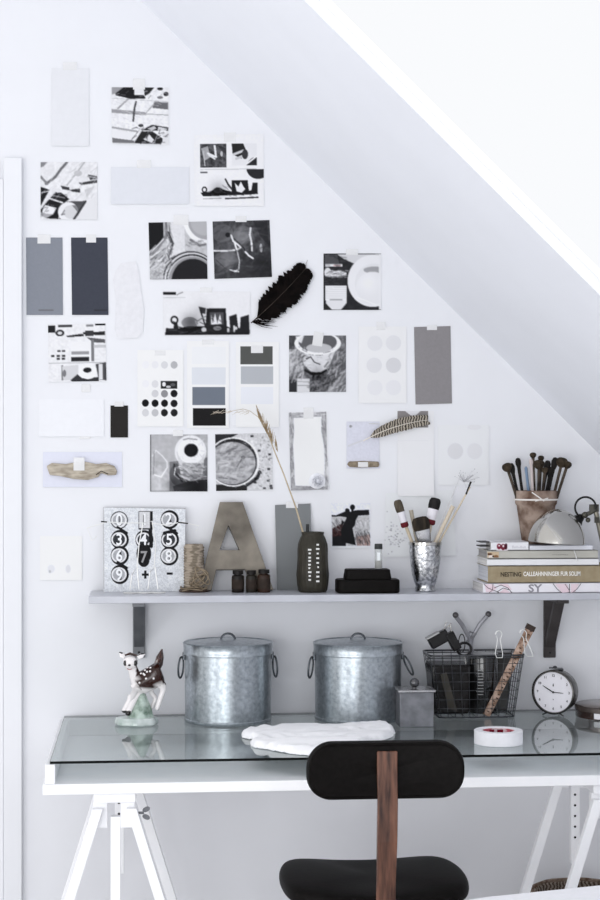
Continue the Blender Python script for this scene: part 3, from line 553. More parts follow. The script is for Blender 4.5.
# -- letter A
p = sp(238, 591); p.y = -.057; S = mpp(p)
LM = mat('weathered tin', (84,79,73), .45, .4, rgb2=(150,143,132), scale=9, bump=.1, contrast=(.3,.7))
A_ = lambda x, y: ((x-238)*S, (592-y)*S)
outl = [A_(*q) for q in ((205.5,592),(221,503.5),(243.5,503.5),(272,592),(251,592),(244,571.5),(213,571.5),(211.5,592))]
m = MB(); bm = m.bm
out_ = [(205,592),(220.5,503.5),(243.5,503.5),(273,592),(252,592),(245,571.5),(225,571.5),(220,592)]
out_ = [(198.5,592),(220,503.5),(243,503.5),(273,592),(252,592),(245,571.5),(216,571.5),(211,592)]
inn = [(228.5,527),(219.5,552),(239.5,552)]
from mathutils.geometry import tessellate_polygon
O2 = [Vector((*A_(*q), 0)) for q in out_]; I2 = [Vector((*A_(*q), 0)) for q in inn]
tri = tessellate_polygon([O2, I2]); allp = O2+I2; dpt = .028
vf = [bm.verts.new((q.x, -dpt/2, q.y)) for q in allp]; vb = [bm.verts.new((q.x, dpt/2, q.y)) for q in allp]
for t in tri: bm.faces.new([vf[i] for i in t]); bm.faces.new([vb[i] for i in t][::-1])
for s0, n in ((0, len(O2)), (len(O2), len(I2))):
    for i in range(n): i0, i1 = s0+i, s0+(i+1) % n; bm.faces.new([vf[i0], vf[i1], vb[i1], vb[i0]])
bmesh.ops.transform(bm, matrix=Matrix.Rotation(math.radians(-9), 4, 'X'), verts=bm.verts)
la = tag(m.build('metal_letter', LM, loc=(p.x, p.y-.0, z_s+.0025), smooth=False, bevel=.001), 'big weathered grey metal capital letter A standing on the shelf', 'letter')
# -- little dark bottles
def bottle(px, w_, h_, label, mt, cap):
    p = sp(px, 592.5); p.y += .005; S = mpp(p); r = w_*S/2; h = h_*S
    t = thing('small_bottle', label, 'bottle', p)
    MB().lathe([(0,0),(r*.94,0),(r,.002),(r,h*.70),(r*.93,h*.76),(r*.62,h*.80),(r*.62,h*.85),(0,h*.85)], 28).build('bottle_body', mt, t)
    MB().lathe([(0,h*.83),(r*.84,h*.83),(r*.86,h*.85),(r*.86,h*.98),(r*.8,h),(0,h)], 28).build('cap', cap, t)
    MB().lathe([(r*1.01,h*.16),(r*1.015,h*.16),(r*1.015,h*.6),(r*1.01,h*.6)], 28).build('paper_band', mat('dark label', (44,36,32), .7, rgb2=(58,48,42), scale=50), t)
AMB = mat('dark brown glass', (18,14,12), .3, spec=.25, rgb2=(26,20,17), scale=20); CAPM = mat('black cap', (24,21,20), .4, rgb2=(30,27,26), scale=20)
bottle(238, 12.5, 22, 'squat black bottle standing alone, leftmost of three by the letter', AMB, CAPM)
bottle(251.5, 11, 22, 'dark bottle in the middle of the three in front of the letter', mat('greenish black glass', (30,27,22), .3, spec=.25, rgb2=(40,36,30), scale=20), CAPM)
bottle(264, 13, 23, 'reddish brown bottle with black cap, nearest the black ribbed jar', mat('brown bottle glass', (44,29,22), .3, spec=.25, rgb2=(56,38,30), scale=20), CAPM)
# -- grey card leaning
gl = [on_y(275, 505, -.004), on_y(310.5, 503.5, -.004), on_y(312, 587, -.030), on_y(277, 588, -.030)]; gl[2].z = gl[3].z = z_s+.0005
gcard = sheet_mesh('paint_card', None, 0, .0008, m=mat('satin grey card', (128,131,133), .5, rgb2=(118,121,123), scale=3), pts3=gl); tag(gcard, 'tall grey-green card leaning on the wall behind the ribbed dark jar', 'paint card')
bent_tape(gcard, 292, 505, 12, 6, -.0065)
# -- dark ribbed jar with grass
p = sp(313.5, 592.5); p.y += .022; S = mpp(p)
j = thing('dark_jar', 'dark olive ribbed ceramic jar holding a long dry grass stem', 'jar', p)
R_ = [(0,0),(13.2,0),(14.4,2),(15.3,7),(16,14),(16.2,18),(15.6,24),(15,34),(15.1,42),(14.6,48),(12.5,54),(11,57),(11.2,58),(11.4,60),(10,60),(9.6,58),(9.8,50),(9.8,4),(0,4)]
prof = []
JM = mat('dark olive ceramic', (48,46,40), .42, rgb2=(58,55,48), scale=30)
mb = MB().lathe([(a_*S, b_*S) for a_, b_ in R_], 72)
for v in mb.bm.verts:
    r0 = math.hypot(v.co.x, v.co.y)
    if r0 > 12*S: k = 1+.018*math.cos(math.atan2(v.co.y, v.co.x)*18); v.co.x *= k; v.co.y *= k
mb.build('jar_body', JM, j)
wm = plain((222,222,220))
for cx_, col_, n_, z0_, z1_ in ((309, 0, 9, 13, 43), (317, 1, 9, 12, 48)):
    m = MB()
    for k in range(n_):
        zz = z0_+(z1_-z0_)*k/(n_-1)+random.uniform(-.4, .4); ww = random.uniform(2.0, 3.4)
        px_ = (cx_-313.5)*S; rr = 16.4*S if zz < 22 else 15.5*S; yy = -math.sqrt(rr*rr-px_*px_)-.0004
        m.box((px_, yy+.0005, zz*S), (ww*S, .0016, 1.7*S))
    m.build('white_writing', wm, j, smooth=False)
g = thing('dry_grass_stem', 'long dry reed with a feathery drooping head standing in the dark jar', 'dried grass', (on_y(309, 540, p.y)))
go = Vector(g.location)
G_ = lambda x, y, dy=0: on_y(x, y, p.y+dy)-go
GR = mat('dry straw', (168,152,128), .8, rgb2=(196,182,158), scale=60); GD = mat('dry seed head', (138,118,92), .85, rgb2=(172,154,126), scale=80)
MB().tube([G_(311,570), G_(304,536), G_(296,508), G_(284,475), G_(274,450), G_(266,428), G_(258,417)], [.0026,.0026,.0022,.0019,.0017,.0014,.0010], 7).build('stem', GR, g)
m = MB()
for k in range(70):
    t = random.random()
    bx, by = (258+20*t, 416+36*t); dx = random.uniform(-5, 5)*(.25+math.sin(t*PI)); q = G_(bx+random.uniform(-1,1), by, random.uniform(-.006,.006)); e = G_(bx-2.0+dx*.7, by-8-random.random()*5, random.uniform(-.012,.012)); m.tube([q, (q+e)/2+Vector((0,-.002,0)), e], [.0006,.0013,.0003], 4)
m.build('seed_head', GD, g, smooth=False)
m = MB(); m.tube([G_(258,417), G_(250,411), G_(243,409), G_(232,411), G_(222,413)], [.0012,.001,.0009,.0007,.0004], 5)
for k in range(22):
    bx = random.uniform(212, 256); by = 410+random.uniform(-1, 3); m.tube([G_(bx,by), G_(bx-5, by+random.uniform(-1,4))], [.0008,.0003], 4)
m.tube([G_(222,413), G_(213,412)], .0007, 4)
m.build('drooping_tip', mat('pale drooping straw', (176,164,150), .85, rgb2=(200,190,176), scale=60), g, smooth=False)
st = on_y(306.5, 545, p.y+.008)
tag(MB().tube([(0,0,-.02), (0,0,.012), (0,0,.046)], [.0042,.0046,.0046], 10).build('dark_stick', mat('charcoal stick', (52,54,54), .6, rgb2=(66,68,68), scale=40), loc=on_y(307.5, 541, p.y)), 'short charcoal stick poking from the mouth of the dark jar', 'stick')
# -- black folded stack and vial
p = sp(367.5, 592.5); p.y = -.125; S = mpp(p)
bs = thing('black_case', 'low black stepped case with rounded ends, under the small vial', 'case', p)
def rprism(w_, d_, z0, z1, rr, n=6):
    pts = []
    for sx, sy, a0 in ((1,1,0),(-1,1,90),(-1,-1,180),(1,-1,270)):
        for k in range(n+1): a_ = math.radians(a0+90*k/n); pts.append((sx*(w_/2-rr)+rr*math.cos(a_), sy*(d_/2-rr)+rr*math.sin(a_)))
    return pts
m = MB(); m.slab(rprism(63*S, .085, 0, 0, .02), 0, 13.5*S); m.build('base', LEATHER, bs, bevel=.005, seg=4)
m = MB(); m.hexa([(x, y, 13.5*S-.001) for x, y in rprism(47*S, .066, 0, 0, .012)], [(x*.93, y*.93, 23.5*S) for x, y in rprism(47*S, .066, 0, 0, .012)]); m.build('lid', LEATHER, bs, bevel=.003, seg=3)
v = thing('glass_vial', 'tiny upright vial with dark stopper standing on the black case', 'vial', (on_y(378.5, 570, p.y).x, p.y, z_s+23.5*S))
vg = mat('vial glass', (200,205,205), .08, rgb2=(210,214,214), scale=30, alpha=.5, coat=.5)
MB().lathe([(0,0),(.0098,0),(.0105,.001),(.0105,.054),(.009,.056),(0,.056)], 24).build('tube', vg, v)
MB().lathe([(0,.003),(.0088,.003),(.0088,.022),(0,.022)], 20).build('brown_contents', mat('amber granules', (92,74,54), .7, rgb2=(120,100,76), scale=200), v)
MB().lathe([(0,.054),(.0108,.054),(.0112,.056),(.0108,.068),(0,.068)], 24).build('stopper', mat('grey stopper', (52,54,54), .5, rgb2=(62,64,64), scale=30), v)
m = MB(); m.box((-.001,-.0108,.034), (.008,.0006,.022)); m.build('white_label', plain((232,236,238)), v, smooth=False)
# -- silver cup with brushes
p = sp(427, 592); p.y += .030; S = mpp(p); p_c = p.copy()
cup = thing('silver_cup', 'mottled mercury silver cup holding paintbrushes and pale sticks', 'cup', p)
R_ = [(0,0),(10,0),(10.8,1),(10.2,3),(9.6,5),(11,9),(13,16),(14.6,26),(15.8,38),(16.2,49),(15.6,49.4),(15,48),(13.6,26),(10,8),(0,7)]
MB().lathe([(a_*S, b_*S) for a_, b_ in R_], 48).build('cup_body', SILVER, cup)
MB().lathe([(15.9*S,46*S),(16.6*S,46.5*S),(16.7*S,49.2*S),(15.6*S,49.6*S)], 48).build('rim', CHROME, cup)
C_ = lambda x, y, dy=0: on_y(x, y, p_c.y+dy)
HAND = mat('pale beech handle', (196,182,160), .5, rgb2=(214,202,182), scale=20, stretch=(1,1,.2)); FER = mat('tin ferrule', (168,168,170), .25, .9, rgb2=(200,200,202), scale=40)
def brush(label, a0, a1, a2, wb, hair, fer, dy0, dy1, hlen_split=.0, band=None, flat=.5, hw=3.4):
    """a0: handle foot in the cup, a1: where bristles begin, a2: bristle tip (photo points)"""
    A, B, T = C_(*a0, dy0), C_(*a1, dy1), C_(*a2, dy1+(dy1-dy0)*.3); r = thing('paintbrush', label, 'paintbrush', A); Sx = mpp(B)
    d = (B-A); Fe = A+d*(1-13*Sx/d.length)
    MB().tube([A-A, (Fe-A)*.5, Fe-A], [hw*.35*Sx, hw*.5*Sx, hw*.5*Sx], 10).build('handle', HAND, r)
    dn_ = (T-A).normalized(); 
    q = (T-B).normalized(); rot = Vector((0,0,1)).rotation_difference(q).to_matrix()
    L1 = (T-B).length; w1 = wb*Sx/2
    pr = lambda rs: [(0,rs[0][1])]+[(a_, b_) for a_, b_ in rs]+[(0,rs[-1][1])]
    sq = Matrix.Diagonal((1, flat, 1))
    MB().lathe(pr([(w1*.72,-12*Sx),(w1*.80,-9*Sx),(w1*.95,-1*Sx),(w1*.97,1*Sx)]), 20, B-A, rot@sq).build('ferrule', fer, r)
    if band: MB().lathe(pr([(w1*.70,-15*Sx),(w1*.95,-13.5*Sx),(w1*.9,-10*Sx),(w1*.6,-9.5*Sx)]), 20, B-A, rot@sq).build('dark_red_band', band, r)
    MB().lathe(pr([(w1*.92,0),(w1*1.04,L1*.35),(w1*1.02,L1*.75),(w1*.8,L1*.95),(w1*.4,L1)]), 20, B-A, rot@sq).build('bristles', hair, r)
HB = mat('brown grey bristles', (62,56,48), .8, rgb2=(96,88,76), scale=120, stretch=(1,1,.15), bump=.6); HK = mat('black bristles', (22,21,22), .7, rgb2=(40,38,38), scale=120, stretch=(1,1,.15), bump=.6)
RED = plain((96,28,36)); WF = mat('white ferrule', (222,220,226), .4, rgb2=(232,230,236), scale=20)
brush('round brush with olive brown bristles and white collar, leaning left in the silver cup', (421,566), (401,513), (397,500), 8.5, HB, WF, .002, .008, band=RED, flat=.9)
brush('round brush with thick black bristles and white collar, leaning right in the cup', (424,566), (433,510), (436,498), 11.5, HK, WF, .010, .014, band=RED, flat=.9)
brush('wide flat dark brush with patterned silver ferrule, front centre of the cup', (427,576), (422.5,531), (419.5,517), 17, mat('dark brown bristles', (34,30,26), .8, rgb2=(58,50,42), scale=120, stretch=(1,1,.15), bump=.6), FER, -.004, -.012, flat=.35, hw=5)
def stick(name, label, cat, a0, a1, r0, r1, m, dy0=0, dy1=0):
    A, B = C_(*a0, dy0), C_(*a1, dy1)
    return tag(MB().tube([Vector(), (B-A)*.5, B-A], [r0, (r0+r1)/2, r1], 10).build(name, m, loc=A), label, cat)
stick('wooden_stick', 'pale flat wooden stick end showing between the two left brushes of the cup', 'stick', (422,570), (411,510), .004, .006, mat('greyed wood', (158,150,136), .7, rgb2=(178,170,156), scale=40), .014, .020)
stick('wooden_stick', 'thick beige wooden stick with a brown streak, leaning right in the cup', 'stick', (421,572), (453,506), .0045, .0062, mat('streaked beige wood', (128,106,84), .6, rgb2=(206,194,176), scale=26, stretch=(1,1,.12), contrast=(.3,.5)), 0, -.004)
stick('wooden_stick', 'slim cream stick with a dark tip, longest one reaching right from the cup', 'stick', (425,568), (470,487), .0034, .0024, HAND, .006, .004)
tag(MB().tube([Vector(), C_(471,484,.004)-C_(466,497,.004)], .0027, 8).build('dark_tip', BLACK, loc=C_(466,497-2.5,.004)-C_(425,568,.006), parent=bpy.data.objects['wooden_stick.002']), 'x', 'x'); o = bpy.data.objects['dark_tip']; del o['label']; del o['category']
ga = C_(423,565,.012); gs = thing('clear_stalk', 'thin translucent stalk with a papery frayed head above the cup', 'dried stalk', ga)
MB().tube([Vector(), C_(452,496,.014)-ga, C_(461,474,.014)-ga], [.002,.0018,.0012], 8).build('stem', mat('papery stem', (205,205,208), .4, rgb2=(216,216,218), scale=40), gs)
m = MB()
for k in range(40):
    q = C_(466+random.gauss(0,6), 476+random.gauss(0,3.2), random.uniform(-.01,.02))-ga; b0 = C_(464, 482, .014)-ga; m.tube([b0, (b0+q)/2+Vector((0,-.003,0)), q], [.0003,.0004,.0003], 3); m.ball(q, (.0016,.001,.0012), 6)
m.tube([C_(460,476,.014)-ga, C_(464,482,.014)-ga], .0009, 5); m.build('frayed_head', mat('papery grey', (178,178,182), .6, rgb2=(204,204,208), scale=40), gs, smooth=False)
# -- books
YB = -.19
def zrow(py): return on_y(540, py, YB).z
tops = [z_s]
rows = [594.3, 582.8, 565.6, 558.6, 550.2, 541.5]
zs = [z_s]+[zrow(q) for q in rows[1:]]
def book(i, label, x0, cover, dpt, pages=(226,224,222), x1=None, dx=0, rot=0, spine_cv=None, yb=YB):
    p = on_y(x0, rows[i], yb); L = (x1 or on_y(613, 580, YB).x)-p.x; z0, z1 = zs[i]+.0003, zs[i+1]-.0003
    t = thing('book', label, 'book', (p.x, yb, z0), rotz=rot); h = z1-z0; ct = .0022
    m = MB(); m.box((L/2, .001, h/2), (L, .002, h)); m.box((L/2, dpt/2, ct/2), (L, dpt, ct)); m.box((L/2, dpt/2, h-ct/2), (L, dpt, ct)); m.build('cover', cover, t, bevel=.0007)
    m = MB(); m.box((L/2, dpt/2, h/2), (L-.006, dpt-.006, h-2*ct)); m.build('pages', mat('pages %d' % pages[0], pages, .8, rgb2=tuple(max(0, c-26) for c in pages), scale=260, stretch=(.02,.02,1)), t, smooth=False)
    return t, L, h
b0, L, h = book(0, 'bottom book of the stack, white spine with pink and dark floral ends and letters SY', 483, mat('white cover', (226,224,230), .35, rgb2=(232,230,236), scale=10), .160)
def SPX(px, py, b): return on_y(px, py, YB-.0006)-b.location
def decal_line(b, pts, r, m, name):
    return MB().tube([SPX(*q, b) for q in pts], r, 5, flat=1).build(name, m, b)
DKL = plain((58,44,52)); PK = plain((226,206,214))
def petal(b, pts, m=PK):
    mb = MB(); P8 = [SPX(*q, b) for q in pts]; mb.hexa([q+Vector((0,.0002,0)) for q in P8], [q+Vector((0,.0006,0)) for q in P8]); mb.build('pink_petal', m, b, smooth=False)
petal(b0, [(485,584.5),(492,584),(497,588),(492,592),(486,592)]); petal(b0, [(497,584),(508,584),(512,590),(505,587)]); petal(b0, [(499,592.5),(505,588.5),(511,593)])
petal(b0, [(555,584),(567,584),(570,592),(562,593)]); petal(b0, [(571,584),(579,584),(575,592),(571,593)])
m = MB()
for pts in ([(484,584),(488,588),(493,590),(499,592.5)], [(493,584),(492.5,590),(489,593)], [(494,588),(501,585),(508,588),(512,593)], [(497,592),(503,588),(510,590)], [(553,583.5),(557,589),(562,593)], [(569.5,584),(569.5,593)], [(565,584),(569,590)], [(581,583.5),(577,589),(572,593)]): m.tube([SPX(*q, b0) for q in pts], .0008, 5)
m.build('dark_flower_outline', DKL, b0)
text('SY', .029, plain((140,138,146)), b0, SPX(535, 588.6, b0), 'spine_lettering', sx=1.2, bold=.0006)
def fit(o, px_w):
    bpy.context.view_layer.update(); w_ = max(v.co.x for v in o.data.vertices)-min(v.co.x for v in o.data.vertices); o.scale = (px_w*mpp(on_y(550, 575, YB))/w_, 1, 1)
b1, L, h = book(1, 'thick khaki-spined book second from the bottom of the stack', 488, mat('khaki cloth', (148,134,108), .7, rgb2=(160,147,122), scale=60), .150, pages=(214,216,222))
fit(text('NESTING', .0165, plain((66,58,48)), b1, SPX(511, 574.6, b1), 'dark_lettering', bold=.0004), 21)
fit(text('CALLEAHNNINGER FUR SOLIM', .0165, plain((236,234,230)), b1, SPX(552, 574.0, b1), 'white_lettering', bold=.0004), 58)
b2, L, h = book(2, 'thin plain white book in the middle of the stack', 487, mat('white plain cover', (228,228,230), .4, rgb2=(233,233,236), scale=10), .150, x1=on_y(599,560,YB).x)
b3, L, h = book(3, 'light greige book with a tiny flower picture at its spine end', 487, mat('greige cover', (182,180,172), .5, rgb2=(188,186,178), scale=20), .135, x1=on_y(598,555,YB).x, pages=(170,168,168))
sheet_mesh('flower_picture', None, 0, .0003, cv=Cv((487,551.6,499,557.9), (470,536,9.09), (196,176,150), res=2).ell(190,190,25,16,(226,214,206)).ell(210,186,10,8,(40,26,22)).ell(235,190,22,18,(130,96,70)).ell(175,165,25,10,(90,60,44)), parent=b3, pts3=[on_y(487.5,551.8,YB-.0006),on_y(499,551.8,YB-.0006),on_y(499,557.6,YB-.0006),on_y(487.5,557.6,YB-.0006)])
text('STILL SIMPLE LIFE', .008, plain((130,126,122)), b3, SPX(561, 554.6, b3), 'spine_lettering') if False else None
m = MB()
for k in range(9): m.box(SPX(553+k*1.8, 554.7, b3), (.0028, .0005, .0016))
m.build('tiny_spine_lettering', plain((132,128,124)), b3, smooth=False)
b4, L, h = book(4, 'small topmost book left of the lamp, white spine with dark red emblem', 491, mat('white glossy cover', (226,226,230), .35, rgb2=(232,232,236), scale=10), .085, x1=on_y(528.5,545,YB).x)
m = MB(); m.box((.02, .06, h*.0+.002), (.045, .119, .003)); 
m = MB(); P_ = lambda px, py: on_y(px, py, YB+.06)-b4.location
m.box((-.012, .050, h-.0015), (.026, .060, .003)); m.box((-.012, .050, h*.45), (.026, .060, .003)); m.build('black_cover_edge', BLACK, b4, smooth=False)
sheet_mesh('red_emblem', None, 0, .0003, cv=Cv((496,543,508,551), (470,536,9.09), (224,216,220), res=2.2).noise(10,2).ell(262,95,20,28,(120,36,60)).ell(300,100,24,30,(110,40,56)).ell(325,95,12,32,(70,26,40)).ell(262,88,8,8,(224,214,218)).ell(300,90,8,12,(224,214,218)), parent=b4, pts3=[on_y(496.5,543.4,YB-.0006),on_y(508,543.4,YB-.0006),on_y(508,550.6,YB-.0006),on_y(496.5,550.6,YB-.0006)])
text('Tine K', .012, plain((168,168,176)), b4, SPX(518, 547, b4), 'spine_lettering') if False else None
m = MB()
for k, hh in enumerate((3,2,2.4,1.6,2.6,1.8,2.2)): m.box(SPX(513+k*2.0, 548.4-hh/2, b4), (.0014, .0005, hh*.0026))
m.build('grey_spine_lettering', plain((176,176,184)), b4, smooth=False)
zt = zs[4]+.0122
pm = on_y(529.5, 550, YB+.002); mg = thing('magazine', 'white magazine under the chrome lamp, right of the small topmost book', 'magazine', (pm.x, pm.y, zs[4]+.0003))
Lm = on_y(593, 550, YB).x-pm.x
MB().box((Lm/2, .076, .0058), (Lm-.001, .150, .0108)).build('pages', mat('magazine pages', (214,216,224), .6, rgb2=(228,229,236), scale=300, stretch=(.02,.02,1)), mg, smooth=False)
MB().box((Lm/2, .077, .0115), (Lm, .152, .0008)).build('cover', mat('glossy pale cover', (196,200,214), .3, rgb2=(206,210,222), scale=6), mg, smooth=False)
# ribbon bookmark
tag(MB().tube([on_y(574,550.5,YB-.002)-on_y(576,556,YB-.002), on_y(576,556,YB-.003)-on_y(576,556,YB-.002), on_y(577,562,YB-.002)-on_y(576,556,YB-.002)], .0014, 6).build('ribbon_bookmark', plain((232,232,232)), loc=on_y(576,556,YB-.002)), 'white ribbon bookmark hanging over the right ends of the book stack', 'bookmark')
# -- terracotta pot with dried stalks
YP = -.064; p = Vector((on_y(536, 541, YP).x, YP, zt)); S = mpp(p)
pot = thing('terracotta_pot', 'old flaking terracotta pot tied with white string, on top of the books', 'pot', p)
hp = (on_y(536, 490.5, YP).z-zt); TC = mat('old terracotta', (96,74,62), .85, rgb2=(168,150,138), scale=26, bump=.4)
MB().lathe([(0,0),(13*S,0),(14*S,.002),(19.3*S,hp-.042),(20.8*S,hp-.036),(21.2*S,hp-.002),(20*S,hp),(18.6*S,hp-.003),(18*S,hp-.035),(0,hp-.036)], 48).build('pot_body', TC, pot)
m = MB()
for dz in (.0, .0022): m.tube([(21.6*S*math.cos(a_), 21.6*S*math.sin(a_), hp-.026+dz) for a_ in [k/36*2*PI for k in range(36)]], .0013, 6, closed=True)
m.tube([(-9*S,-21*S,hp-.004),(-3*S,-22.3*S,hp-.016),(3*S,-22.3*S,hp-.028)], .0018, 6); m.tube([(-6*S,-22*S,hp-.028),(2*S,-22.6*S,hp-.024),(7*S,-22*S,hp-.020)], .0014, 6)
m.build('string', plain((232,228,224)), pot)
PODS = [(507,467,6.5,0),(511.5,466.5,4.5,1),(518,461,4.2,1),(526,468,2,2),(531,461,3,3),(533,455,4.2,0),(541,458,4,0),(539,464,7,0),(547.5,464,5,1),(555,461,5,1),(562,462,7.5,0),(567.5,464.5,5.5,0),(551,470,4.5,1),(545,470,4.5,0)]
names = ['a wide knob, first from the left','a black knob, second from the left','a slim black crooked head, third from the left','a thin bluish plastic shaft, fourth from the left','a pale pinkish handle, fifth from the left','a small knob rising highest of all','a small knob just right of the highest','a wide scalloped knob at the bunch centre','a black knob just left of the right-hand group','a black knob behind the widest right-hand one','the widest scalloped knob','a brown knob, first from the right','a black knob low in the right-hand middle gap','a brown knob low in the middle of the bunch']
PD = mat('dark dried pod', (36,30,24), .8, rgb2=(70,60,48), scale=60, bump=.4); PK2 = mat('blackened pod', (22,20,20), .6, rgb2=(38,34,32), scale=60, bump=.3)
for k, (px, py, w_, kd) in enumerate(PODS):
    dy = (.012 if kd == 1 else -.012)*(1 if k % 3 else .4); base = Vector((p.x+((px-537)*.62)*S, YP+dy, zt+hp-.030)); T = on_y(px, py, YP+dy*1.6); d = T-base
    t = thing('dried_stalk', 'dried stalk in the pot with '+names[k], 'dried stalk', base)
    mm = PD if kd == 0 else PK2
    if kd == 2: mm = plain((120,140,165))
    if kd == 3: mm = plain((200,188,186))
    sr = .0040 if kd < 2 else .0040
    MB().tube([Vector(), d*.5+Vector((0,0,0)), d], [sr*1.15, sr, sr*1.1 if kd != 1 else sr*1.5], 8).build('stalk', mat('grey brown stalk', (40,34,29), .7, rgb2=(84,74,64), scale=30) if kd == 0 else mm, t)
    rot = Vector((0,0,1)).rotation_difference(d.normalized()).to_matrix(); r_ = w_*S/2*1.42
    if kd == 0:
        mb = MB().lathe([(0,-r_*1.1),(r_*.45,-r_*1.0),(r_*.85,-r_*.6),(r_*1.05,-r_*.05),(r_*.98,r_*.4),(r_*.7,r_*.72),(r_*.3,r_*.85),(0,r_*.8)], 20)
        for v_ in mb.bm.verts: q = 1+.09*math.cos(8*math.atan2(v_.co.y, v_.co.x)); v_.co.x *= q; v_.co.y *= q
        bmesh.ops.transform(mb.bm, matrix=Matrix.Translation(d) @ rot.to_4x4(), verts=mb.bm.verts); mb.build('seed_head', PD, t)
    else:
        MB().lathe([(0,-r_*2.6),(r_*.6,-r_*2.3),(r_*.95,-r_*1.0),(r_*1.0,0),(r_*.6,r_*.9),(0,r_*1.1)], 14, d, rot).build('seed_head' if kd == 1 else 'shaft_tip', mm, t)
# -- chrome lamp
YL = -.165; lc = on_y(556.5, 546, YL); S = mpp(lc); lc.z = zt
SH = mat('brushed chrome', (186,184,180), .16, 1, rgb2=(192,190,186), scale=9)
lamp = thing('desk_lamp', 'chrome dome lamp head resting on the book stack with a black jointed arm', 'lamp', lc)
Rr = 28.5*S; ti = Matrix.Rotation(math.radians(4), 3, 'Y')
prof = []
for k in range(18): a_ = math.radians(2+84*k/17); prof.append((Rr*math.cos(a_), .002+Rr*1.22*math.sin(a_)))
prof = prof+[(a_*.96, b_-.0015) for a_, b_ in prof[::-1]]
mb = MB().lathe(prof, 64); 
zmin = min((ti @ v_.co).z for v_ in mb.bm.verts)
bmesh.ops.transform(mb.bm, matrix=Matrix.Translation((0,0,-zmin+.0005)) @ ti.to_4x4(), verts=mb.bm.verts); mb.build('lamp_shade', SH, lamp)
MB().ball((0,0,.045), (.022,.022,.026), 16).build('bulb', mat('frosted bulb', (230,230,226), .3, rgb2=(236,236,232), scale=20), lamp)
LP = lambda x, y, dy=0: on_y(x, y, YL+dy)-lc
d = (LP(590,510)-LP(574,526)).normalized(); rot = Vector((0,0,1)).rotation_difference((LP(584,511)-LP(577,521)).normalized()).to_matrix()
MB().lathe([(0,-.006),(.022,-.006),(.023,.000),(.013,.014),(.009,.024),(0,.024)], 28, LP(575.5,522), Vector((0,0,1)).rotation_difference(Vector((.72,0,.62)).normalized()).to_matrix()).build('socket_cap', BLACK, lamp)
m = MB(); m.tube([LP(582,516), LP(590,513), LP(597,509)], .006, 10); m.ball(LP(585,515,-.012), (.009,.006,.009), 12); m.ball(LP(588,520,-.012), (.007,.006,.007), 12); m.box(LP(594,508), (.024,.012,.02)); m.box(LP(597,520,-.003), (.012,.012,.016)); m.build('joint', mat('dark joint', (62,60,54), .35, .6, rgb2=(92,90,82), scale=60), lamp)
pts = [LP(585.5-10.5*math.cos(math.radians(a_)), 507.5-10.5*math.sin(math.radians(a_)), -.008) for a_ in range(-50, 200, 12)]
MB().tube(pts, .0028, 8).build('cable', BLACK, lamp)
base_p = Vector((on_y(640, 594, YL+.03).x, YL+.03, z_s))-lc
m = MB(); m.tube([LP(596,512), LP(603,545), Vector((base_p.x, .03, z_s-lc.z+.02))], .0068, 12); m.build('arm', mat('aged brass grey tube', (128,124,112), .35, .6, rgb2=(150,146,134), scale=20), lamp)
# the base stands right of the stack beyond the frame
MB().lathe([(0,0),(.05,0),(.052,.004),(.046,.014),(.01,.024),(0,.024)], 40, Vector((base_p.x, .03, z_s-lc.z))).build('lamp_base', CHROME, lamp)
# ================================================================== DESK
ZD = .74
gf = on_z(49.5, 761.5, ZD); GY0 = gf.y; GY1 = -.03; GX0 = on_z(57, 739, ZD).x; GX1 = 1.25
dk = thing('glass_desk', 'white box-frame desk with a thick clear glass top', 'desk', (GX0, GY1, 0))
do = Vector(dk.location)
W_D = GX1-GX0
GT = glass_mat('desk glass', (.985, .995, .995), 1.6)
GE = mat('dark glass edge', (6,9,9), .5, spec=.1, rgb2=(10,14,14), scale=20)
CLR = bpy.data.materials.new('clear underside'); CLR.use_nodes = True; nt = CLR.node_tree; nt.nodes.clear()
o_ = nt.nodes.new('ShaderNodeOutputMaterial'); t_ = nt.nodes.new('ShaderNodeBsdfTransparent'); t_.inputs[0].default_value = (.97,.99,.985,1); nt.links.new(t_.outputs[0], o_.inputs[0])
gth = .006
mb = MB().box((W_D/2, (GY0-GY1)/2, ZD-gth/2), (W_D, GY1-GY0, gth)); gl_ = mb.build('glass_top', GT, dk, smooth=False)
gl_.data.materials.append(GE); gl_.data.materials.append(CLR)
for f in gl_.data.polygons: f.material_index = 0 if f.normal.z > .5 else (2 if f.normal.z < -.5 else 1)
zb0 = on_z(45, 793.5, .6); 
def zat(py, y, px=200): return on_y(px, py, y).z
yF = GY0-.004
zbot = zat(792.5, yF); zlip = zat(782.0, yF); 
ox = on_y(45, 780, yF).x-do.x; 
m = MB(); m.box(((W_D-ox)/2+ox/2+ox/2, (yF-GY1)/2, (zbot+zlip)/2), (W_D-ox*2, GY1-yF, zlip-zbot)); m.build('tray_board', WHITE, dk, bevel=.0015)
zr_ = ZD-gth-.0005
m = MB(); m.box((ox+.0115, (yF-GY1)/2, (zlip+zr_)/2), (.023, GY1-yF-.001, zr_-zlip-.001)); m.build('side_rail', WHITE, dk, bevel=.0015)
m = MB(); m.box((W_D-ox-.0115, (yF-GY1)/2, (zlip+zr_)/2), (.023, GY1-yF-.001, zr_-zlip-.001)); m.build('side_rail', WHITE, dk, bevel=.0015)
m = MB(); m.box((W_D/2, -.010, (zlip+zr_)/2), (W_D-2*ox-.05, .018, zr_-zlip-.001)); m.build('back_rail', WHITE, dk, bevel=.0015)
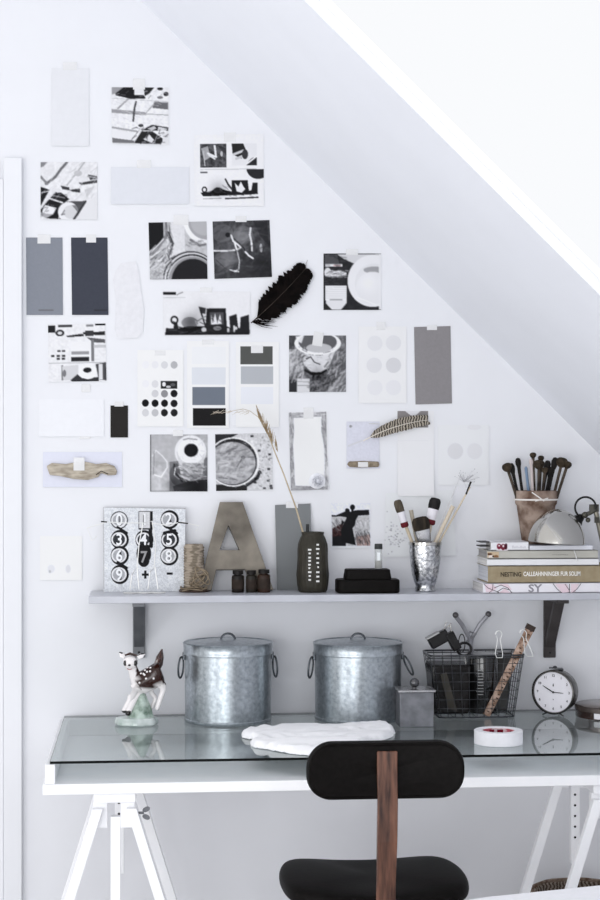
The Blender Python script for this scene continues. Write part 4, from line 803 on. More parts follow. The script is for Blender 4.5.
# trestles
def trestle(pxF, pxB, label):
    yA = yF+.035; zt_ = zbot
    A = on_y(pxF, 800, yA); yB = -4.72+4.39; B = on_y(pxB, 800, yB)
    t = thing('trestle', label, 'trestle', ((A.x+B.x)/2, (yA+yB)/2, 0), rotz=-math.atan2(B.x-A.x, yB-yA)); hl = (yB-yA)/2; S = mpp(A)
    MB().box((0, 0, zt_-.012), (.098, 2*hl+.05, .022)).build('top_beam', WHITE, t, bevel=.002)
    for e in (-1, 1):
        y0 = e*hl; zl = zt_-.023
        m = MB(); m.box((-.034, y0, zl-.030), (.034, .026, .062)); m.box((.030, y0, zl-.030), (.034, .026, .062)); m.build('head_block', WHITE, t, bevel=.002)
        for s in (-1, 1):
            top = Vector((s*.039, y0-e*.0-.026*1, zl-.012)); k = .31; foot = Vector((s*(.039+k*(zl-.012)), y0-.026, 0))
            wv = Vector((.012, 0, 0)); dv = Vector((0, .011, 0))
            MB().hexa([foot-wv-dv, foot+wv-dv, foot+wv+dv, foot-wv+dv], [top-wv-dv, top+wv-dv, top+wv+dv, top-wv+dv]).build('leg', WHITE, t, smooth=False, bevel=.0015)
        h_ = zl-.055
        zc0 = .0 if e < 0 else zat(871, yB)
        m = MB(); m.box((.0015, y0+.0*e, (zl-.035+zc0)/2), (.023, .022, zl-.035-zc0)); po = m.build('adjustable_post', WHITE, t, bevel=.001)
        if e > 0:
            m = MB()
            for k in range(6):
                m.lathe([(0,0),(.0032,0),(.0032,.0006),(0,.0006)], 10, (.0, y0-.0112, zl-.05-k*.028), Matrix.Rotation(PI/2, 3, 'X'))
            m.build('peg_holes', BLACK, po)
    m = MB(); y0 = -hl-.0; m.tube([(.050, y0, zt_-.052), (.068, y0, zt_-.052)], .003, 8); m.ball((.073, y0, zt_-.044), (.010,.003,.006), 10, Matrix.Rotation(math.radians(-25), 3, 'Y')); m.ball((.073, y0, zt_-.062), (.010,.003,.006), 10, Matrix.Rotation(math.radians(25), 3, 'Y')); m.build('wing_nut', DKGR, t)
    return t
trestle(115, 119, 'white adjustable trestle under the left end of the desk, with wing nut')
trestle(611, 574, 'white adjustable trestle under the right end of the desk, peg holes showing')
def dp(px, py): return on_z(px, py, ZD)
ZT = ZD+.0005
# -- bins
def bin_(px, label, px_l, hooks):
    p = dp(px, 719.4); p.y = -.150; p.x = on_y(px, 700, -.150).x; p.z = ZT; S = mpp(p); H = .0
    t = thing('metal_bin', label, 'bin', p, group=None)
    zz = lambda py: (on_y(px, py, p.y).z-ZT)
    zr1 = zz(641.5); zr0 = zz(652.5); R = 43.6*S; RL = 45*S
    MB().lathe([(0,0),(R-.002,0),(R,.003),(R,.008),(R-.002,.010),(R-.0015,.2*zr0),(R-.001,zr0*.5),(R-.0015,zr0),(R-.0015,zr0+.012),(R-.006,zr0+.012),(R-.006,.02),(0,.018)], 72).build('body', GALV, t)
    ld = MB().lathe([(R-.001,zr0-.001),(RL-.001,zr0-.002),(RL,zr0+.002),(RL-.0015,zr0+.006),(RL-.001,zr1-.006),(RL+.0008,zr1-.002),(RL-.002,zr1),(RL*.96,zr1-.003),(RL*.5,zr1+.005),(0,zr1+.007)], 72).build('lid', GALV, t)
    hs = []
    pts = [(-7*S*math.cos(a_), 0, zr1+.004+6.5*S*math.sin(a_)) for a_ in [k/10*PI for k in range(11)]]
    MB().tube(pts, .0016, 8, flat=2.4).build('lid_handle', GALVD, ld)
    for s, (a0, tilt) in zip((-1, 1), hooks):
        zc = zz(655.5); m = MB()
        m.box((s*(R+.002), -.004, zc), (.006, .018, .020)); m.build('handle_lug', GALVD, t, bevel=.001)
        m = MB(); rr = 10.5*S; c_ = Vector((s*(R+.008), -.004, zc-.002)); pts = []
        for k in range(20):
            a_ = k/20*2*PI; v = Vector((0, rr*.75*math.sin(a_), -rr+rr*math.cos(a_)*1.0)); v = Matrix.Rotation(-s*math.radians(tilt), 3, 'Y') @ v; v = Matrix.Rotation(s*math.radians(a0), 3, 'Z') @ v; pts.append(c_+v)
        m.tube(pts, .0026, 8, closed=True); m.build('ring_handle', GALVD, t)
bin_(228, 'round lidded galvanised bin nearest the fawn, left of the two', 184, ((20, 3), (12, 3)))
bin_(358, 'round lidded galvanised bin beside the small square canister, right of the two', 314, ((22, 6), (12, 24)))
# -- white cloth
outline = [(240,736),(250,732.5),(264,731),(272,731.5),(282,729.5),(292,730),(300,729),(310,728.8),(322,730),(340,729.5),(352,729),(366,727.8),(378,726.8),(388,727),(394,730),(396,734),(393,738),(384,741),(372,742),(362,747),(352,752),(330,755),(310,756.5),(290,754.5),(268,750.5),(252,748),(249,744),(258,741),(250,740),(242,738.5)]
c0 = dp(318, 738); P2 = [Vector(dp(*q)-c0).to_2d() for q in outline]
def inside(x, y):
    r = False
    for i in range(len(P2)):
        a_, b_ = P2[i], P2[i-1]
        if (a_.y > y) != (b_.y > y) and x < (b_.x-a_.x)*(y-a_.y)/(b_.y-a_.y)+a_.x: r = not r
    return r
def edist(x, y):
    d = 9
    for i in range(len(P2)):
        a_, b_ = P2[i], P2[i-1]; ab = b_-a_; t = max(0, min(1, ((x-a_.x)*ab.x+(y-a_.y)*ab.y)/ab.length_squared)); d = min(d, math.hypot(x-a_.x-t*ab.x, y-a_.y-t*ab.y))
    return d
bm = bmesh.new(); xs0, xs1 = min(p_.x for p_ in P2), max(p_.x for p_ in P2); ys0, ys1 = min(p_.y for p_ in P2), max(p_.y for p_ in P2); N = 110; M_ = 76; G = {}
for i in range(N+1):
    for j in range(M_+1):
        x = xs0+(xs1-xs0)*i/N; y = ys0+(ys1-ys0)*j/M_
        if inside(x, y):
            e = edist(x, y); n_ = mnoise.noise(Vector((x*7+2*mnoise.noise(Vector((x*6, y*9, 2))), y*30, 0))); n2 = mnoise.noise(Vector((x*22, y*50, 5)))
            rd = 1-abs(n_)*1.7; h = min(1, e/.012)**.6*(.011+.009*max(0, rd)+.002*n2); G[i, j] = bm.verts.new((x, y, h))
for (i, j) in list(G):
    q = [(i, j), (i+1, j), (i+1, j+1), (i, j+1)]
    if all(k in G for k in q): bm.faces.new([G[k] for k in q])
bmesh.ops.delete(bm, geom=[v for v in bm.verts if not v.link_faces], context='VERTS')
bd_ = [e for e in bm.edges if e.is_boundary]; ret = bmesh.ops.extrude_edge_only(bm, edges=bd_); nv = [g_ for g_ in ret['geom'] if isinstance(g_, bmesh.types.BMVert)]
for v in nv: v.co.z = 0
mb = MB(); mb.bm.free(); mb.bm = bm; cl = mb.build('cloth', mat('white cotton', (246,246,248), .9, rgb2=(249,249,251), scale=300, bump=.1), loc=(c0.x, c0.y, ZT)); sm = cl.modifiers.new('smooth', 'SMOOTH'); sm.factor = .5; sm.iterations = 2
tag(cl, 'crumpled white cotton cloth lying on the glass in front of the bins', 'cloth')
# -- square canister
p = dp(414.5, 725); p.z = ZT; S = mpp(p); t = thing('square_canister', 'small square grey metal canister with a ball knob lid, beside the right bin', 'canister', p, rotz=math.radians(0))
w_ = 34*S; h_ = 34.5*S; CM = mat('dull pewter', (112,113,118), .45, .55, rgb2=(138,139,144), scale=30)
MB().box((0,0,h_/2), (w_,w_*.92,h_)).build('body', CM, t, bevel=.0015)
l_ = MB().box((0,0,h_+.003), (w_*1.10,w_*1.02,.006)).build('lid', mat('polished lid', (170,170,172), .25, .8, rgb2=(190,190,192), scale=30), t, bevel=.0015)
m = MB(); m.lathe([(0,h_+.006),(.006,h_+.006),(.005,h_+.010),(0,h_+.010)], 16); m.ball((0,0,h_+.020), .0125, 20); m.build('knob', mat('dark knob', (80,80,82), .25, .8, rgb2=(98,98,100), scale=30), l_)
# -- tape roll
p = dp(498.5, 743.5); p.z = ZT; S = mpp(p); t = thing('tape_roll', 'thick white roll of tape lying flat at the desk front', 'tape roll', p)
r_ = 24.3*S; h_ = 13.5*S
MB().lathe([(r_*.66,0),(r_*.98,0),(r_,.001),(r_,h_-.001),(r_*.98,h_),(r_*.68,h_),(r_*.66,h_-.001),(r_*.66,0)], 64).build('tape_ring', mat('white paper tape', (238,238,242), .5, rgb2=(243,243,247), scale=60), t)
MB().lathe([(r_*.60,0.0003),(r_*.655,0.0003),(r_*.655,h_-.002),(r_*.60,h_-.002),(r_*.60,.0003)], 64).build('inner_core', mat('printed core', (188,96,106), .6, rgb2=(222,200,204), scale=26, contrast=(.45,.55)), t)
m = MB()
for k, (a0, ww) in enumerate(((-14,.9),(-5,2.2),(6,3),(16,2.2))):
    m.box(((a0)*S, r_*.58-(abs(a0)*S)**2/(r_*1.2)*1.1, h_*.72), (ww*3.1*S, .001, h_*.30))
m.build('dark_red_print', plain((120,22,42)), t, smooth=False)
# -- fawn
p = dp(136.5, 725); p.z = ZT; S = mpp(p); fw_ = thing('fawn_figurine', 'glazed porcelain spotted fawn on a green grassy base', 'figurine', p)
FX = lambda x, y, dy=0: Vector(((x-136.5)*S, dy, (727.5-y)*S+.003))
bs_ = MB().lathe([(0,0),(19.5*S,0),(21*S,.003),(21*S,.010),(19*S,.020),(12*S,.024),(0,.024)], 40)
for v in bs_.bm.verts:
    a_ = math.atan2(v.co.y, v.co.x); q = 1+.04*math.sin(7*a_)+.02*math.sin(13*a_); v.co.x *= q; v.co.y *= q*.72
bs_.build('base', mat('pale green glaze', (168,184,178), .15, rgb2=(208,216,214), scale=34, coat=.5), fw_)
m = MB(); m.tube([FX(139,722), FX(140.5,712), FX(141.5,701), FX(142,694)], [.034,.026,.014,.007], 14)
for k in range(16):
    a_ = k/16*2*PI; m.tube([FX(140,720)+Vector((.030*math.cos(a_),.022*math.sin(a_),-.004)), FX(141,712)+Vector((.022*math.cos(a_),.016*math.sin(a_),0)), FX(142,700)+Vector((.010*math.cos(a_),.008*math.sin(a_),0))], [.007,.005,.002], 6)
m.build('grass_tuft', mat('green glaze', (70,100,80), .2, rgb2=(190,206,196), scale=40, coat=.5, contrast=(.3,.6)), fw_)
def skin(name, chain, edges, loc_parent, level=2):
    chain = [(c_[0], tuple(x*kk for x in c_[1]) if isinstance(c_[1], tuple) else c_[1]*kk) for c_, kk in zip(chain, [1.5,1.5,1.5,1.6,1.6,1.4,1.5,1.45]+[1.45]*20)]
    me = bpy.data.meshes.new(name); me.from_pydata([c_[0] for c_ in chain], edges, []); o = bpy.data.objects.new(name, me); COL.objects.link(o)
    sk = o.modifiers.new('s', 'SKIN'); ss = o.modifiers.new('u', 'SUBSURF'); ss.levels = level; ss.render_levels = level; sk.use_smooth_shade = True
    for i, c_ in enumerate(chain): r = c_[1]; me.skin_vertices[0].data[i].radius = r if isinstance(r, tuple) else (r, r)
    me.skin_vertices[0].data[0].use_root = True
    bpy.context.view_layer.update(); ev = bpy.data.meshes.new_from_object(o.evaluated_get(bpy.context.evaluated_depsgraph_get())); bpy.data.objects.remove(o); ev.name = name
    r = bpy.data.objects.new(name, ev); COL.objects.link(r); r.parent = loc_parent; ev.polygons.foreach_set('use_smooth', [True]*len(ev.polygons)); return r
ch = [(FX(148.5,681), .0225), (FX(156.5,679), (.0225,.0225)), (FX(141.5,686,-.002), .0190), (FX(136.5,683,-.006), .0125), (FX(133,673,-.010), .0085), (FX(131,667,-.014), .0105), (FX(130.5,664,-.020), (.0165,.0160)), (FX(129.5,667.5,-.035), .0095),   # 0..7 head
      (FX(135,693,-.010), .0085), (FX(129,705,-.012), .0052), (FX(123,716,-.012), .0050),              # 8-10 front left leg
      (FX(138,697,.004), .0085), (FX(132,707,-.014), .0062), (FX(127,718.5,-.020), .0052),              # 11-13 front right leg
      (FX(161,688,-.008), .0105), (FX(164,692,-.010), .0060), (FX(160,703,-.010), .0052), (FX(156.5,714,-.010), .0046),   # 14-17 hind leg
      (FX(153,690,.012), .0100), (FX(150,696,.014), .0050), (FX(156,703,.014), .0046), (FX(151,714,.012), .0040)]   # 18-21
ed = [(0,1),(0,2),(2,3),(3,4),(4,5),(5,6),(6,7),(2,8),(8,9),(9,10),(2,11),(11,12),(12,13),(1,14),(14,15),(15,16),(16,17),(1,18),(18,19),(19,20),(20,21)]
body = skin('fawn_body', ch, ed, fw_)
me = body.data; ca = me.color_attributes.new('ink', 'FLOAT_COLOR', 'POINT'); brown = L3((44,20,14)); wht = L3((238,234,234)); bk_ = L3((22,18,18))
for i, v in enumerate(me.vertices):
    q = v.co; px_ = q.x/S+136.5; py_ = 727.5-(q.z-.003)/S; c_ = wht
    if px_ > 136 and py_ < 692 and (px_-135)*1.0+(690-py_)*.25 > 2.5: c_ = brown
    if px_ > 155 and py_ > 687.5: c_ = wht
    if 146 < px_ < 155 and py_ > 690.5: c_ = wht
    if py_ > 713.3 and (px_ < 131 or px_ > 148): c_ = bk_
    ca.data[i].color = (*c_, 1)
me.materials.append(GLAZE)
from mathutils.bvhtree import BVHTree
_bvh = BVHTree.FromPolygons([v.co for v in me.vertices], [p_.vertices for p_ in me.polygons])
def hit_y(o, q):
    h = _bvh.ray_cast(Vector((q.x, -.2, q.z)), Vector((0, 1, 0)))
    return h[0].y if h[0] else -.012
BRN = mat('brown glaze', (44,20,14), .12, rgb2=(66,36,26), scale=60, coat=.5); WHG = mat('white glaze', (238,234,234), .12, rgb2=(244,240,240), scale=20, coat=.5); BKG = mat('black glaze', (20,16,16), .12, rgb2=(28,22,22), scale=20, coat=.5)
MB().tube([FX(157,675), FX(158.5,668), FX(160,661), FX(162,653)], [.008,.0145,.0125,.002], 12, flat=.6).build('tail', BRN, fw_)
for s, a0, a1, nm in ((-1,(125,660),(119.5,655.5),'ear'), (1,(137.5,660.5),(145,657),'ear')):
    e = MB().tube([FX(*a0,-.020), (FX(*a0,-.018)+FX(*a1,-.016))/2, FX(*a1,-.014)], [.006,.0085,.001], 10, flat=.5).build(nm, WHG, fw_)
    MB().tube([FX(a0[0],a0[1]-1.6,-.019), (FX(a0[0],a0[1]-1.9,-.018)+FX(a1[0],a1[1]-.6,-.016))/2, FX(a1[0],a1[1],-.013)], [.002,.0038,.0022], 8, flat=.6).build('dark_ear_tip', BKG, e)
m = MB(); m.tube([FX(125,658,-.024), FX(130,656.3,-.024), FX(137,658.5,-.024)], [.002,.0036,.002], 8); m.build('brown_forelock', BRN, fw_)
for x in (125.4, 135.2): MB().ball(FX(x,665.6,hit_y(body, FX(x,665.6))+.002), (.0050,.0045,.0076), 14).build('eye', BKG, fw_)
MB().ball(FX(129.6,667.4,hit_y(body, FX(129.6,667.4))), (.0038,.0025,.0028), 12).build('nose', BKG, fw_)
MB().tube([FX(127.2,670.2,-.046), FX(129.6,671.2,-.0476), FX(132,670.5,-.046)], .0011, 6).build('mouth', plain((150,90,90)), fw_)
for x, y, d_ in ((145,673.5,-.017),(147.5,671.5,-.017),(150.5,671,-.016),(143.5,676.5,-.0185),(147,674.5,-.020),(141,676.5,-.016),(144.5,677.5,-.021),(146,681,-.0245),(153.5,681,-.0245),(139.5,685,-.0195),(150,674,-.019)):
    d_ = hit_y(body, FX(x,y)) ; m = MB(); m.ball(FX(x,y,d_), (.0030,.0026,.0030), 10); m.build('white_spot', WHG, fw_)
# -- wire basket
p = dp(473, 715); p.z = ZT; p.y = -.115; S = mpp(p); bk0 = thing('wire_basket', 'dark wire basket crammed with tools, between the canister and the clock', 'basket', p)
BX = lambda x, y, dy=0: Vector(((x-473)*S, dy, (719-y)*S))
tw, bw, td, bd2 = 47*S, 38*S, .068, .058; hb = 62*S
def ringpts(w_, d_, z, r=.015, n=5, sag=0):
    P = []
    for sx, sy, a0 in ((1,1,0),(-1,1,90),(-1,-1,180),(1,-1,270)):
        for k in range(n+1): a_ = math.radians(a0+90*k/n); P.append(Vector((sx*(w_-r)+r*math.cos(a_), sy*(d_-r)+r*math.sin(a_), z)))
    return P
m = MB(); m.tube(ringpts(tw, td, hb), .0026, 8, closed=True); m.tube(ringpts(tw*1.0, td*1.0, hb-.006), .0016, 6, closed=True); m.build('rim', STEEL, bk0)
m = MB()
for k in range(1, 7): f_ = k/7; m.tube(ringpts(bw+(tw-bw)*f_, bd2+(td-bd2)*f_, .002+hb*f_), .0008, 5, closed=True)
m.tube(ringpts(bw, bd2, .0022), .0022, 6, closed=True)
for k in range(11):
    f_ = -1+2*k/10
    for s in (-1, 1): m.tube([Vector((f_*(bw-.006), s*bd2, .002)), Vector((f_*(tw-.006), s*td, hb))], .0008, 5)
for k in range(5):
    f_ = -.8+1.6*k/4
    for s in (-1, 1): m.tube([Vector((s*bw, f_*bd2, .002)), Vector((s*tw, f_*td, hb))], .0010, 5)
for k in range(7): f_ = -.9+1.8*k/6; m.tube([Vector((f_*bw, -bd2, .0015)), Vector((f_*bw, bd2, .0015))], .0010, 5)
m.build('wire_mesh', STEEL, bk0)
bo = Vector(p)
def BT(name, label, cat, loc, rotz=0): return thing(name, label, cat, bo+Vector(loc), rotz)
DK1 = mat('black lacquered tin', (14,12,12), .25, spec=.3, rgb2=(26,21,20), scale=12)
t = BT('dark_tin', 'tall black tin filling the left side of the wire basket', 'tin', BX(449,716,.006))
MB().hexa([(-18*S,-.048,.001),(17*S,-.048,.001),(17*S,.046,.001),(-18*S,.046,.001)], [(-21*S,-.054,49*S),(19*S,-.054,49*S),(19*S,.050,49*S),(-21*S,.050,49*S)]).build('tin_body', DK1, t, bevel=.006, seg=3)
m = MB(); m.hexa([(-4*S,-.0500,6*S),(5*S,-.0500,3*S),(5*S,-.0508,3.5*S),(-4*S,-.0508,6.5*S)],[(-12*S,-.0545,40*S),(-6*S,-.0545,42*S),(-6*S,-.0553,42*S),(-12*S,-.0553,40*S)]); m.build('reddish_sheen', mat('olive painted sheen', (52,48,40), .3, rgb2=(70,64,54), scale=30), t, smooth=False)  # sheen on the tin front put in as a slanted strip of lighter colour
t = BT('black_jar', 'glossy black cylindrical jar with pale marks in the middle of the wire basket', 'jar', BX(482,716,-.012))
MB().lathe([(0,.001),(14*S,.001),(14.6*S,.004),(15.8*S,57*S),(15.2*S,59*S),(0,59*S)], 40).build('jar_body', mat('black enamel', (16,15,16), .16, .0, rgb2=(26,25,25), scale=12, coat=.3), t)
m = MB()
for k in range(9):
    z_ = (20+k*3.0)*S; m.box((-5.6*S+random.uniform(-.3,.3)*S, -math.sqrt((16.4*S)**2-(5.6*S)**2)-.0006, z_), (random.uniform(4,7)*S, .001, random.uniform(.6,1.3)*S))
m.build('pale_marks', plain((150,150,150)), t, smooth=False)
t = BT('tin_box', 'dark flat-topped box standing in the back right of the wire basket', 'tin', BX(502,716,.034))
MB().hexa([(-12*S,-.022,.001),(7*S,-.022,.001),(7*S,.016,.001),(-12*S,.016,.001)], [(-16*S,-.022,58*S),(12*S,-.022,58*S),(12*S,.018,58*S),(-18*S,.018,58*S)]).build('tin_body', mat('dull dark tin', (34,32,31), .35, .0, rgb2=(48,46,43), scale=20), t, bevel=.003)
# roll and black clips at top left
t = BT('black_binder_clip', 'black binder clip lying highest at the left corner of the basket', 'clip', BX(437,642,-.02))
m = MB(); R_ = Matrix.Rotation(math.radians(-28), 3, 'Y'); m.box((0,0,0), (21*S,.030,12*S), R_); m.build('clip_body', BLACK, t, bevel=.004)
m = MB(); m.tube([R_@Vector((6*S,-.010,4*S)), R_@Vector((14*S,-.014,12*S)), R_@Vector((18*S,-.004,8*S)), R_@Vector((8*S,.006,4*S))], .0013, 6); m.build('wire_lever', CHROME, t)
m = MB(); m.box((0,0,0), (14*S,.0315,1.4*S), R_); m.bm.verts.ensure_lookup_table(); bmesh.ops.translate(m.bm, vec=R_@Vector((-4*S,0,6.3*S)), verts=m.bm.verts); m.build('grey_edge', plain((176,176,176)), t)
t = BT('black_binder_clip', 'smaller black binder clip tucked right of the highest one', 'clip', BX(451,644,-.026))
R_ = Matrix.Rotation(math.radians(62), 3, 'Y'); m = MB(); m.box((0,0,0), (19*S,.026,9*S), R_); m.build('clip_body', BLACK, t, bevel=.003)
m = MB(); m.tube([R_@Vector((-8*S,-.010,2*S)), R_@Vector((-16*S,-.010,5*S)), R_@Vector((-16*S,.006,5*S)), R_@Vector((-8*S,.006,2*S))], .0012, 6); m.build('wire_lever', CHROME, t)
t = BT('scissors', 'black handled scissors with their ring just above the basket rim', 'scissors', BX(463,652,-.03))
m = MB()
for x_, z_, rx, rz in ((-1,0,7,6.4),(-3.5,6,3.2,9)): m.tube([((x_+rx*math.cos(a_))*S, -.002, (z_+rz*math.sin(a_))*S) for a_ in [k/20*2*PI for k in range(20)]], .0036 if x_ > -2 else .0014, 8, closed=True)
m.build('finger_rings', BLACK, t)
MB().tube([(0,-.002,-6*S),(2*S,-.002,-26*S)], [.005,.0015], 6, flat=.4).build('blades', CHROME, t)
# splayed pale tongs behind
t = BT('metal_tongs', 'pair of pale grey splayed tongs with dark ball ends rising behind the basket', 'tongs', BX(476,662,.052))
TG = mat('pale grey metal', (150,150,156), .4, .5, rgb2=(176,176,182), scale=30)
to = BX(476,662,.052)
m = MB(); m.tube([BX(478,666,.056)-to, BX(473,644,.056)-to, BX(466,631,.056)-to, BX(459,622,.056)-to], [.005,.0055,.006,.006], 8); m.tube([BX(474,666,.060)-to, BX(476,645,.060)-to, BX(484,631,.060)-to, BX(492,622,.060)-to], [.005,.0055,.006,.006], 8); m.build('arms', TG, t)
m = MB(); m.ball(BX(459,621,.055)-to, .0085, 14); m.ball(BX(493,620.5,.059)-to, .0085, 14); m.build('ball_ends', mat('dull dark metal', (92,90,92), .4, .5, rgb2=(110,108,110), scale=30), t)
m = MB(); m.tube([BX(470,648,.054)-to, BX(480,640,.054)-to, BX(474,638,.054)-to, BX(470,643,.054)-to], .003, 6); m.build('wire_twist', TG, t)
# wire clips on the rim
def wclip(x, y0, y1, label, tilt=0):
    t = BT('wire_clip', label, 'clip', BX(x, y0, -td-.0045)); q = lambda a_, b_: Vector((a_*S+tilt*b_*S, -.0015, (y0-b_)*S if False else -(b_)*S))
    H_ = y1-y0
    pts = [q(-.5,0)]+[q(-3.2*math.cos(a_)+0, 4-3.4*math.sin(a_)) for a_ in [k/8*PI for k in range(9)]]+[q(1.2,9),q(3.4,H_-4),q(3,H_),q(-2.5,H_),q(-4,H_-4),q(-1.2,9),q(-2.9,5.5)]
    MB().tube(pts[1:], .0012, 6).build('bent_wire', IVORY, t)
wclip(493.5, 632, 659, 'white bent wire clip hooked on the middle of the basket rim', .02)
wclip(517, 631, 658, 'white bent wire clip over the top of the folding ruler', .28)
# folding ruler
A, B = BX(482.5,717,-td+.012), BX(527,628,-td+.004)
RLM = mat('worn ruler wood', (132,104,86), .6, rgb2=(200,174,158), scale=50, contrast=(.4,.6))
t = BT('folding_ruler', 'brown wooden folding ruler leaning steeply out of the basket', 'ruler', A); d = B-A; qv = d.normalized(); sd = Vector((qv.z, 0, -qv.x))*.0100
m = MB(); th = Vector((0,.004,0))
m.hexa([-sd,sd,sd+th,-sd+th],[d*.55-sd,d*.55+sd,d*.55+sd+th,d*.55-sd+th]); m.hexa([d*.45-sd*1.05-th,d*.45+sd*1.05-th,d*.45+sd*1.05,d*.45-sd*1.05],[d-sd*1.2-th,d+sd*1.2-th,d+sd*1.2,d-sd*1.2]); m.build('ruler_strips', RLM, t, smooth=False, bevel=.0008)
m = MB(); 
for k in range(24):
    c_ = d*(.04+.94*k/24)+sd*(.5 if k % 3 else .0)+Vector((0,-.0045 if k > 10 else -.0005,0)); m.hexa([c_-sd*.35,c_+sd*.25,c_+sd*.25+qv*.0032,c_-sd*.35+qv*.0032],[v+Vector((0,.0004,0)) for v in (c_-sd*.35,c_+sd*.25,c_+sd*.25+qv*.0032,c_-sd*.35+qv*.0032)])
m.build('tick_marks', plain((70,50,42)), t, smooth=False)
c_ = d*.95+Vector((0,-.0062,0)); m = MB(); m.hexa([c_-sd*1.25,c_+sd*1.25,c_+sd*1.25+qv*.015,c_-sd*1.25+qv*.015],[v+Vector((0,.011,0)) for v in (c_-sd*1.25,c_+sd*1.25,c_+sd*1.25+qv*.015,c_-sd*1.25+qv*.015)]); m.build('dark_end_cap', plain((60,50,46)), t, smooth=False)
# -- alarm clock
p = dp(553.5, 715.8); p.z = ZT; p.y = min(p.y, -.11); S = mpp(p); ck = thing('alarm_clock', 'round dark twin-foot alarm clock with a white dial, right end of the desk', 'clock', p, rotz=math.radians(-33))
cz = 23.5*S; RX = Matrix.Rotation(PI/2, 3, 'X'); r_ = 22.3*S
MB().lathe([(0,-.048),(r_*.86,-.046),(r_*.97,-.034),(r_,-.012),(r_,.004),(r_*.985,.008),(r_*.93,.009),(r_*.905,.006),(r_*.905,0),(0,0)], 64, (0,-.0,cz), RX).build('case', mat('dark gunmetal', (56,54,54), .25, .7, rgb2=(74,72,70), scale=20), ck)
MB().lathe([(0,.0005),(r_*.90,.0005),(r_*.90,.0018),(0,.0018)], 64, (0,0,cz), RX).build('dial', mat('white dial', (234,232,238), .5, rgb2=(238,236,242), scale=20), ck)
num = plain((62,60,66))
for k in range(1, 13):
    a_ = math.radians(90-30*k); text(str(k), .0092, num, ck, (r_*.74*math.cos(a_), -.0024, cz+r_*.74*math.sin(a_)), 'numeral', bold=.0002)
m = MB()
for x1, z1, w0 in ((-.030,.0145+.002,.0016),(.0285,-.0012,.0012)): m.tube([(0,-.0030,cz), (x1*.5,-.0030,cz+z1*.5), (x1,-.0030,cz+z1)], [w0,w0,w0*.6], 6)
m.lathe([(0,0),(.0030,0),(.0028,.002),(0,.002)], 16, (0,-.0022,cz), RX); m.build('hands', BLACK, ck)
m = MB(); m.tube([(0,-.0026,cz+.0165),(0,-.0026,cz+.0235)], [.0018,.0008], 6); m.ball((0,-.0026,cz-.020), (.0013,.0008,.0013), 8); m.build('alarm_marks', BLACK, ck)
for s in (-1, 1): MB().tube([(s*.018,-.002,cz-r_*.92),(s*.030,-.006,0.0016)], [.0028,.0020], 8).build('foot', STEEL, ck)
MB().tube([(.0,.034,cz-r_*.8),(.0,.046,.0018)], [.0028,.002], 8).build('foot', STEEL, ck)
m = MB(); m.box((0,.018,cz+r_+.0025), (.036,.010,.004)); m.ball((0,.012,cz+r_+.006), (.006,.006,.004), 14); m.tube([(.008,.016,cz+r_+.002),(.022,.018,cz+r_-.001)], .003, 8); m.build('top_button', STEEL, ck)
# -- round dark tin at right
p = on_y(612, 722, -.17); p.z = ZT; S = mpp(p); t = thing('round_tin', 'low round dark tin with a white band cut by the right picture edge', 'tin', p)
r_ = 37*S; MB().lathe([(0,0),(r_*.97,0),(r_*.98,.003),(r_*.98,.020),(0,.020)], 64).build('tin_body', mat('brown bakelite', (48,34,30), .18, rgb2=(70,52,46), scale=16, coat=.5), t)
MB().lathe([(r_*.98,.019),(r_,.0195),(r_*1.005,.030),(r_*.97,.033),(r_*.5,.036),(0,.037)], 64).build('tin_lid', mat('grey brown lid', (104,94,90), .2, .6, rgb2=(122,112,108), scale=16), t)
m = MB()
for k in range(7):
    a0 = math.radians(226+k*6.5); a1 = math.radians(226+(k+1)*6.5); q = lambda a_, r0, z_: Vector((r0*math.cos(a_), r0*math.sin(a_), z_)); m.hexa([q(a0,r_*.98,.003),q(a1,r_*.98,.003),q(a1,r_*.98,.018),q(a0,r_*.98,.018)],[q(a0,r_*.99,.003),q(a1,r_*.99,.003),q(a1,r_*.99,.018),q(a0,r_*.99,.018)])
m.build('white_band', plain((236,234,238)), t)
# ================================================================== CHAIR
YC = -4.72+3.70; bc = on_y(384, 768.5, YC); S = mpp(bc)
ch_ = thing('swivel_chair', 'old swivel chair with black leather pads and a reddish bentwood back strut', 'chair', (bc.x, -.70, 0)); co = Vector(ch_.location)
def padpoly(w_, h_, r_, n=10):
    P = []
    for sx, sz, a0 in ((1,1,0),(-1,1,90),(-1,-1,180),(1,-1,270)):
        for k in range(n+1): a_ = math.radians(a0+90*k/n); P.append((sx*(w_/2-r_)+r_*math.cos(a_), sz*(h_/2-r_)+r_*math.sin(a_)))
    return P
W0, H0 = 158*S, 57*S
bm = bmesh.new(); mb = MB(); mb.bm.free(); mb.bm = bm; rings = []
curve_ = lambda x: -.028*(x/(W0/2))**2+.028*0
for sc, y_ in ((0.0,-.020),(.5,-.020),(.86,-.018),(.955,-.012),(1.0,-.002),(1.0,.010),(.93,.020),(.6,.022),(0,.022)):
    if sc == 0: rings.append([bm.verts.new((0, y_, 0))]); continue
    rings.append([bm.verts.new((x, y_+curve_(x), z)) for x, z in padpoly(W0-(1-sc)*H0*.9 if sc > .4 else W0*sc, H0*sc, 25*S*sc)])
for a_, b_ in zip(rings, rings[1:]):
    n = max(len(a_), len(b_))
    for i in range(n):
        j_ = (i+1) % n
        if len(a_) == 1: bm.faces.new([a_[0], b_[i], b_[j_]])
        elif len(b_) == 1: bm.faces.new([a_[i], a_[j_], b_[0]])
        else: bm.faces.new([a_[i], a_[j_], b_[j_], b_[i]])
bp_ = mb.build('backrest', LEATHER, ch_, loc=(0, YC-co.y, bc.z)); 
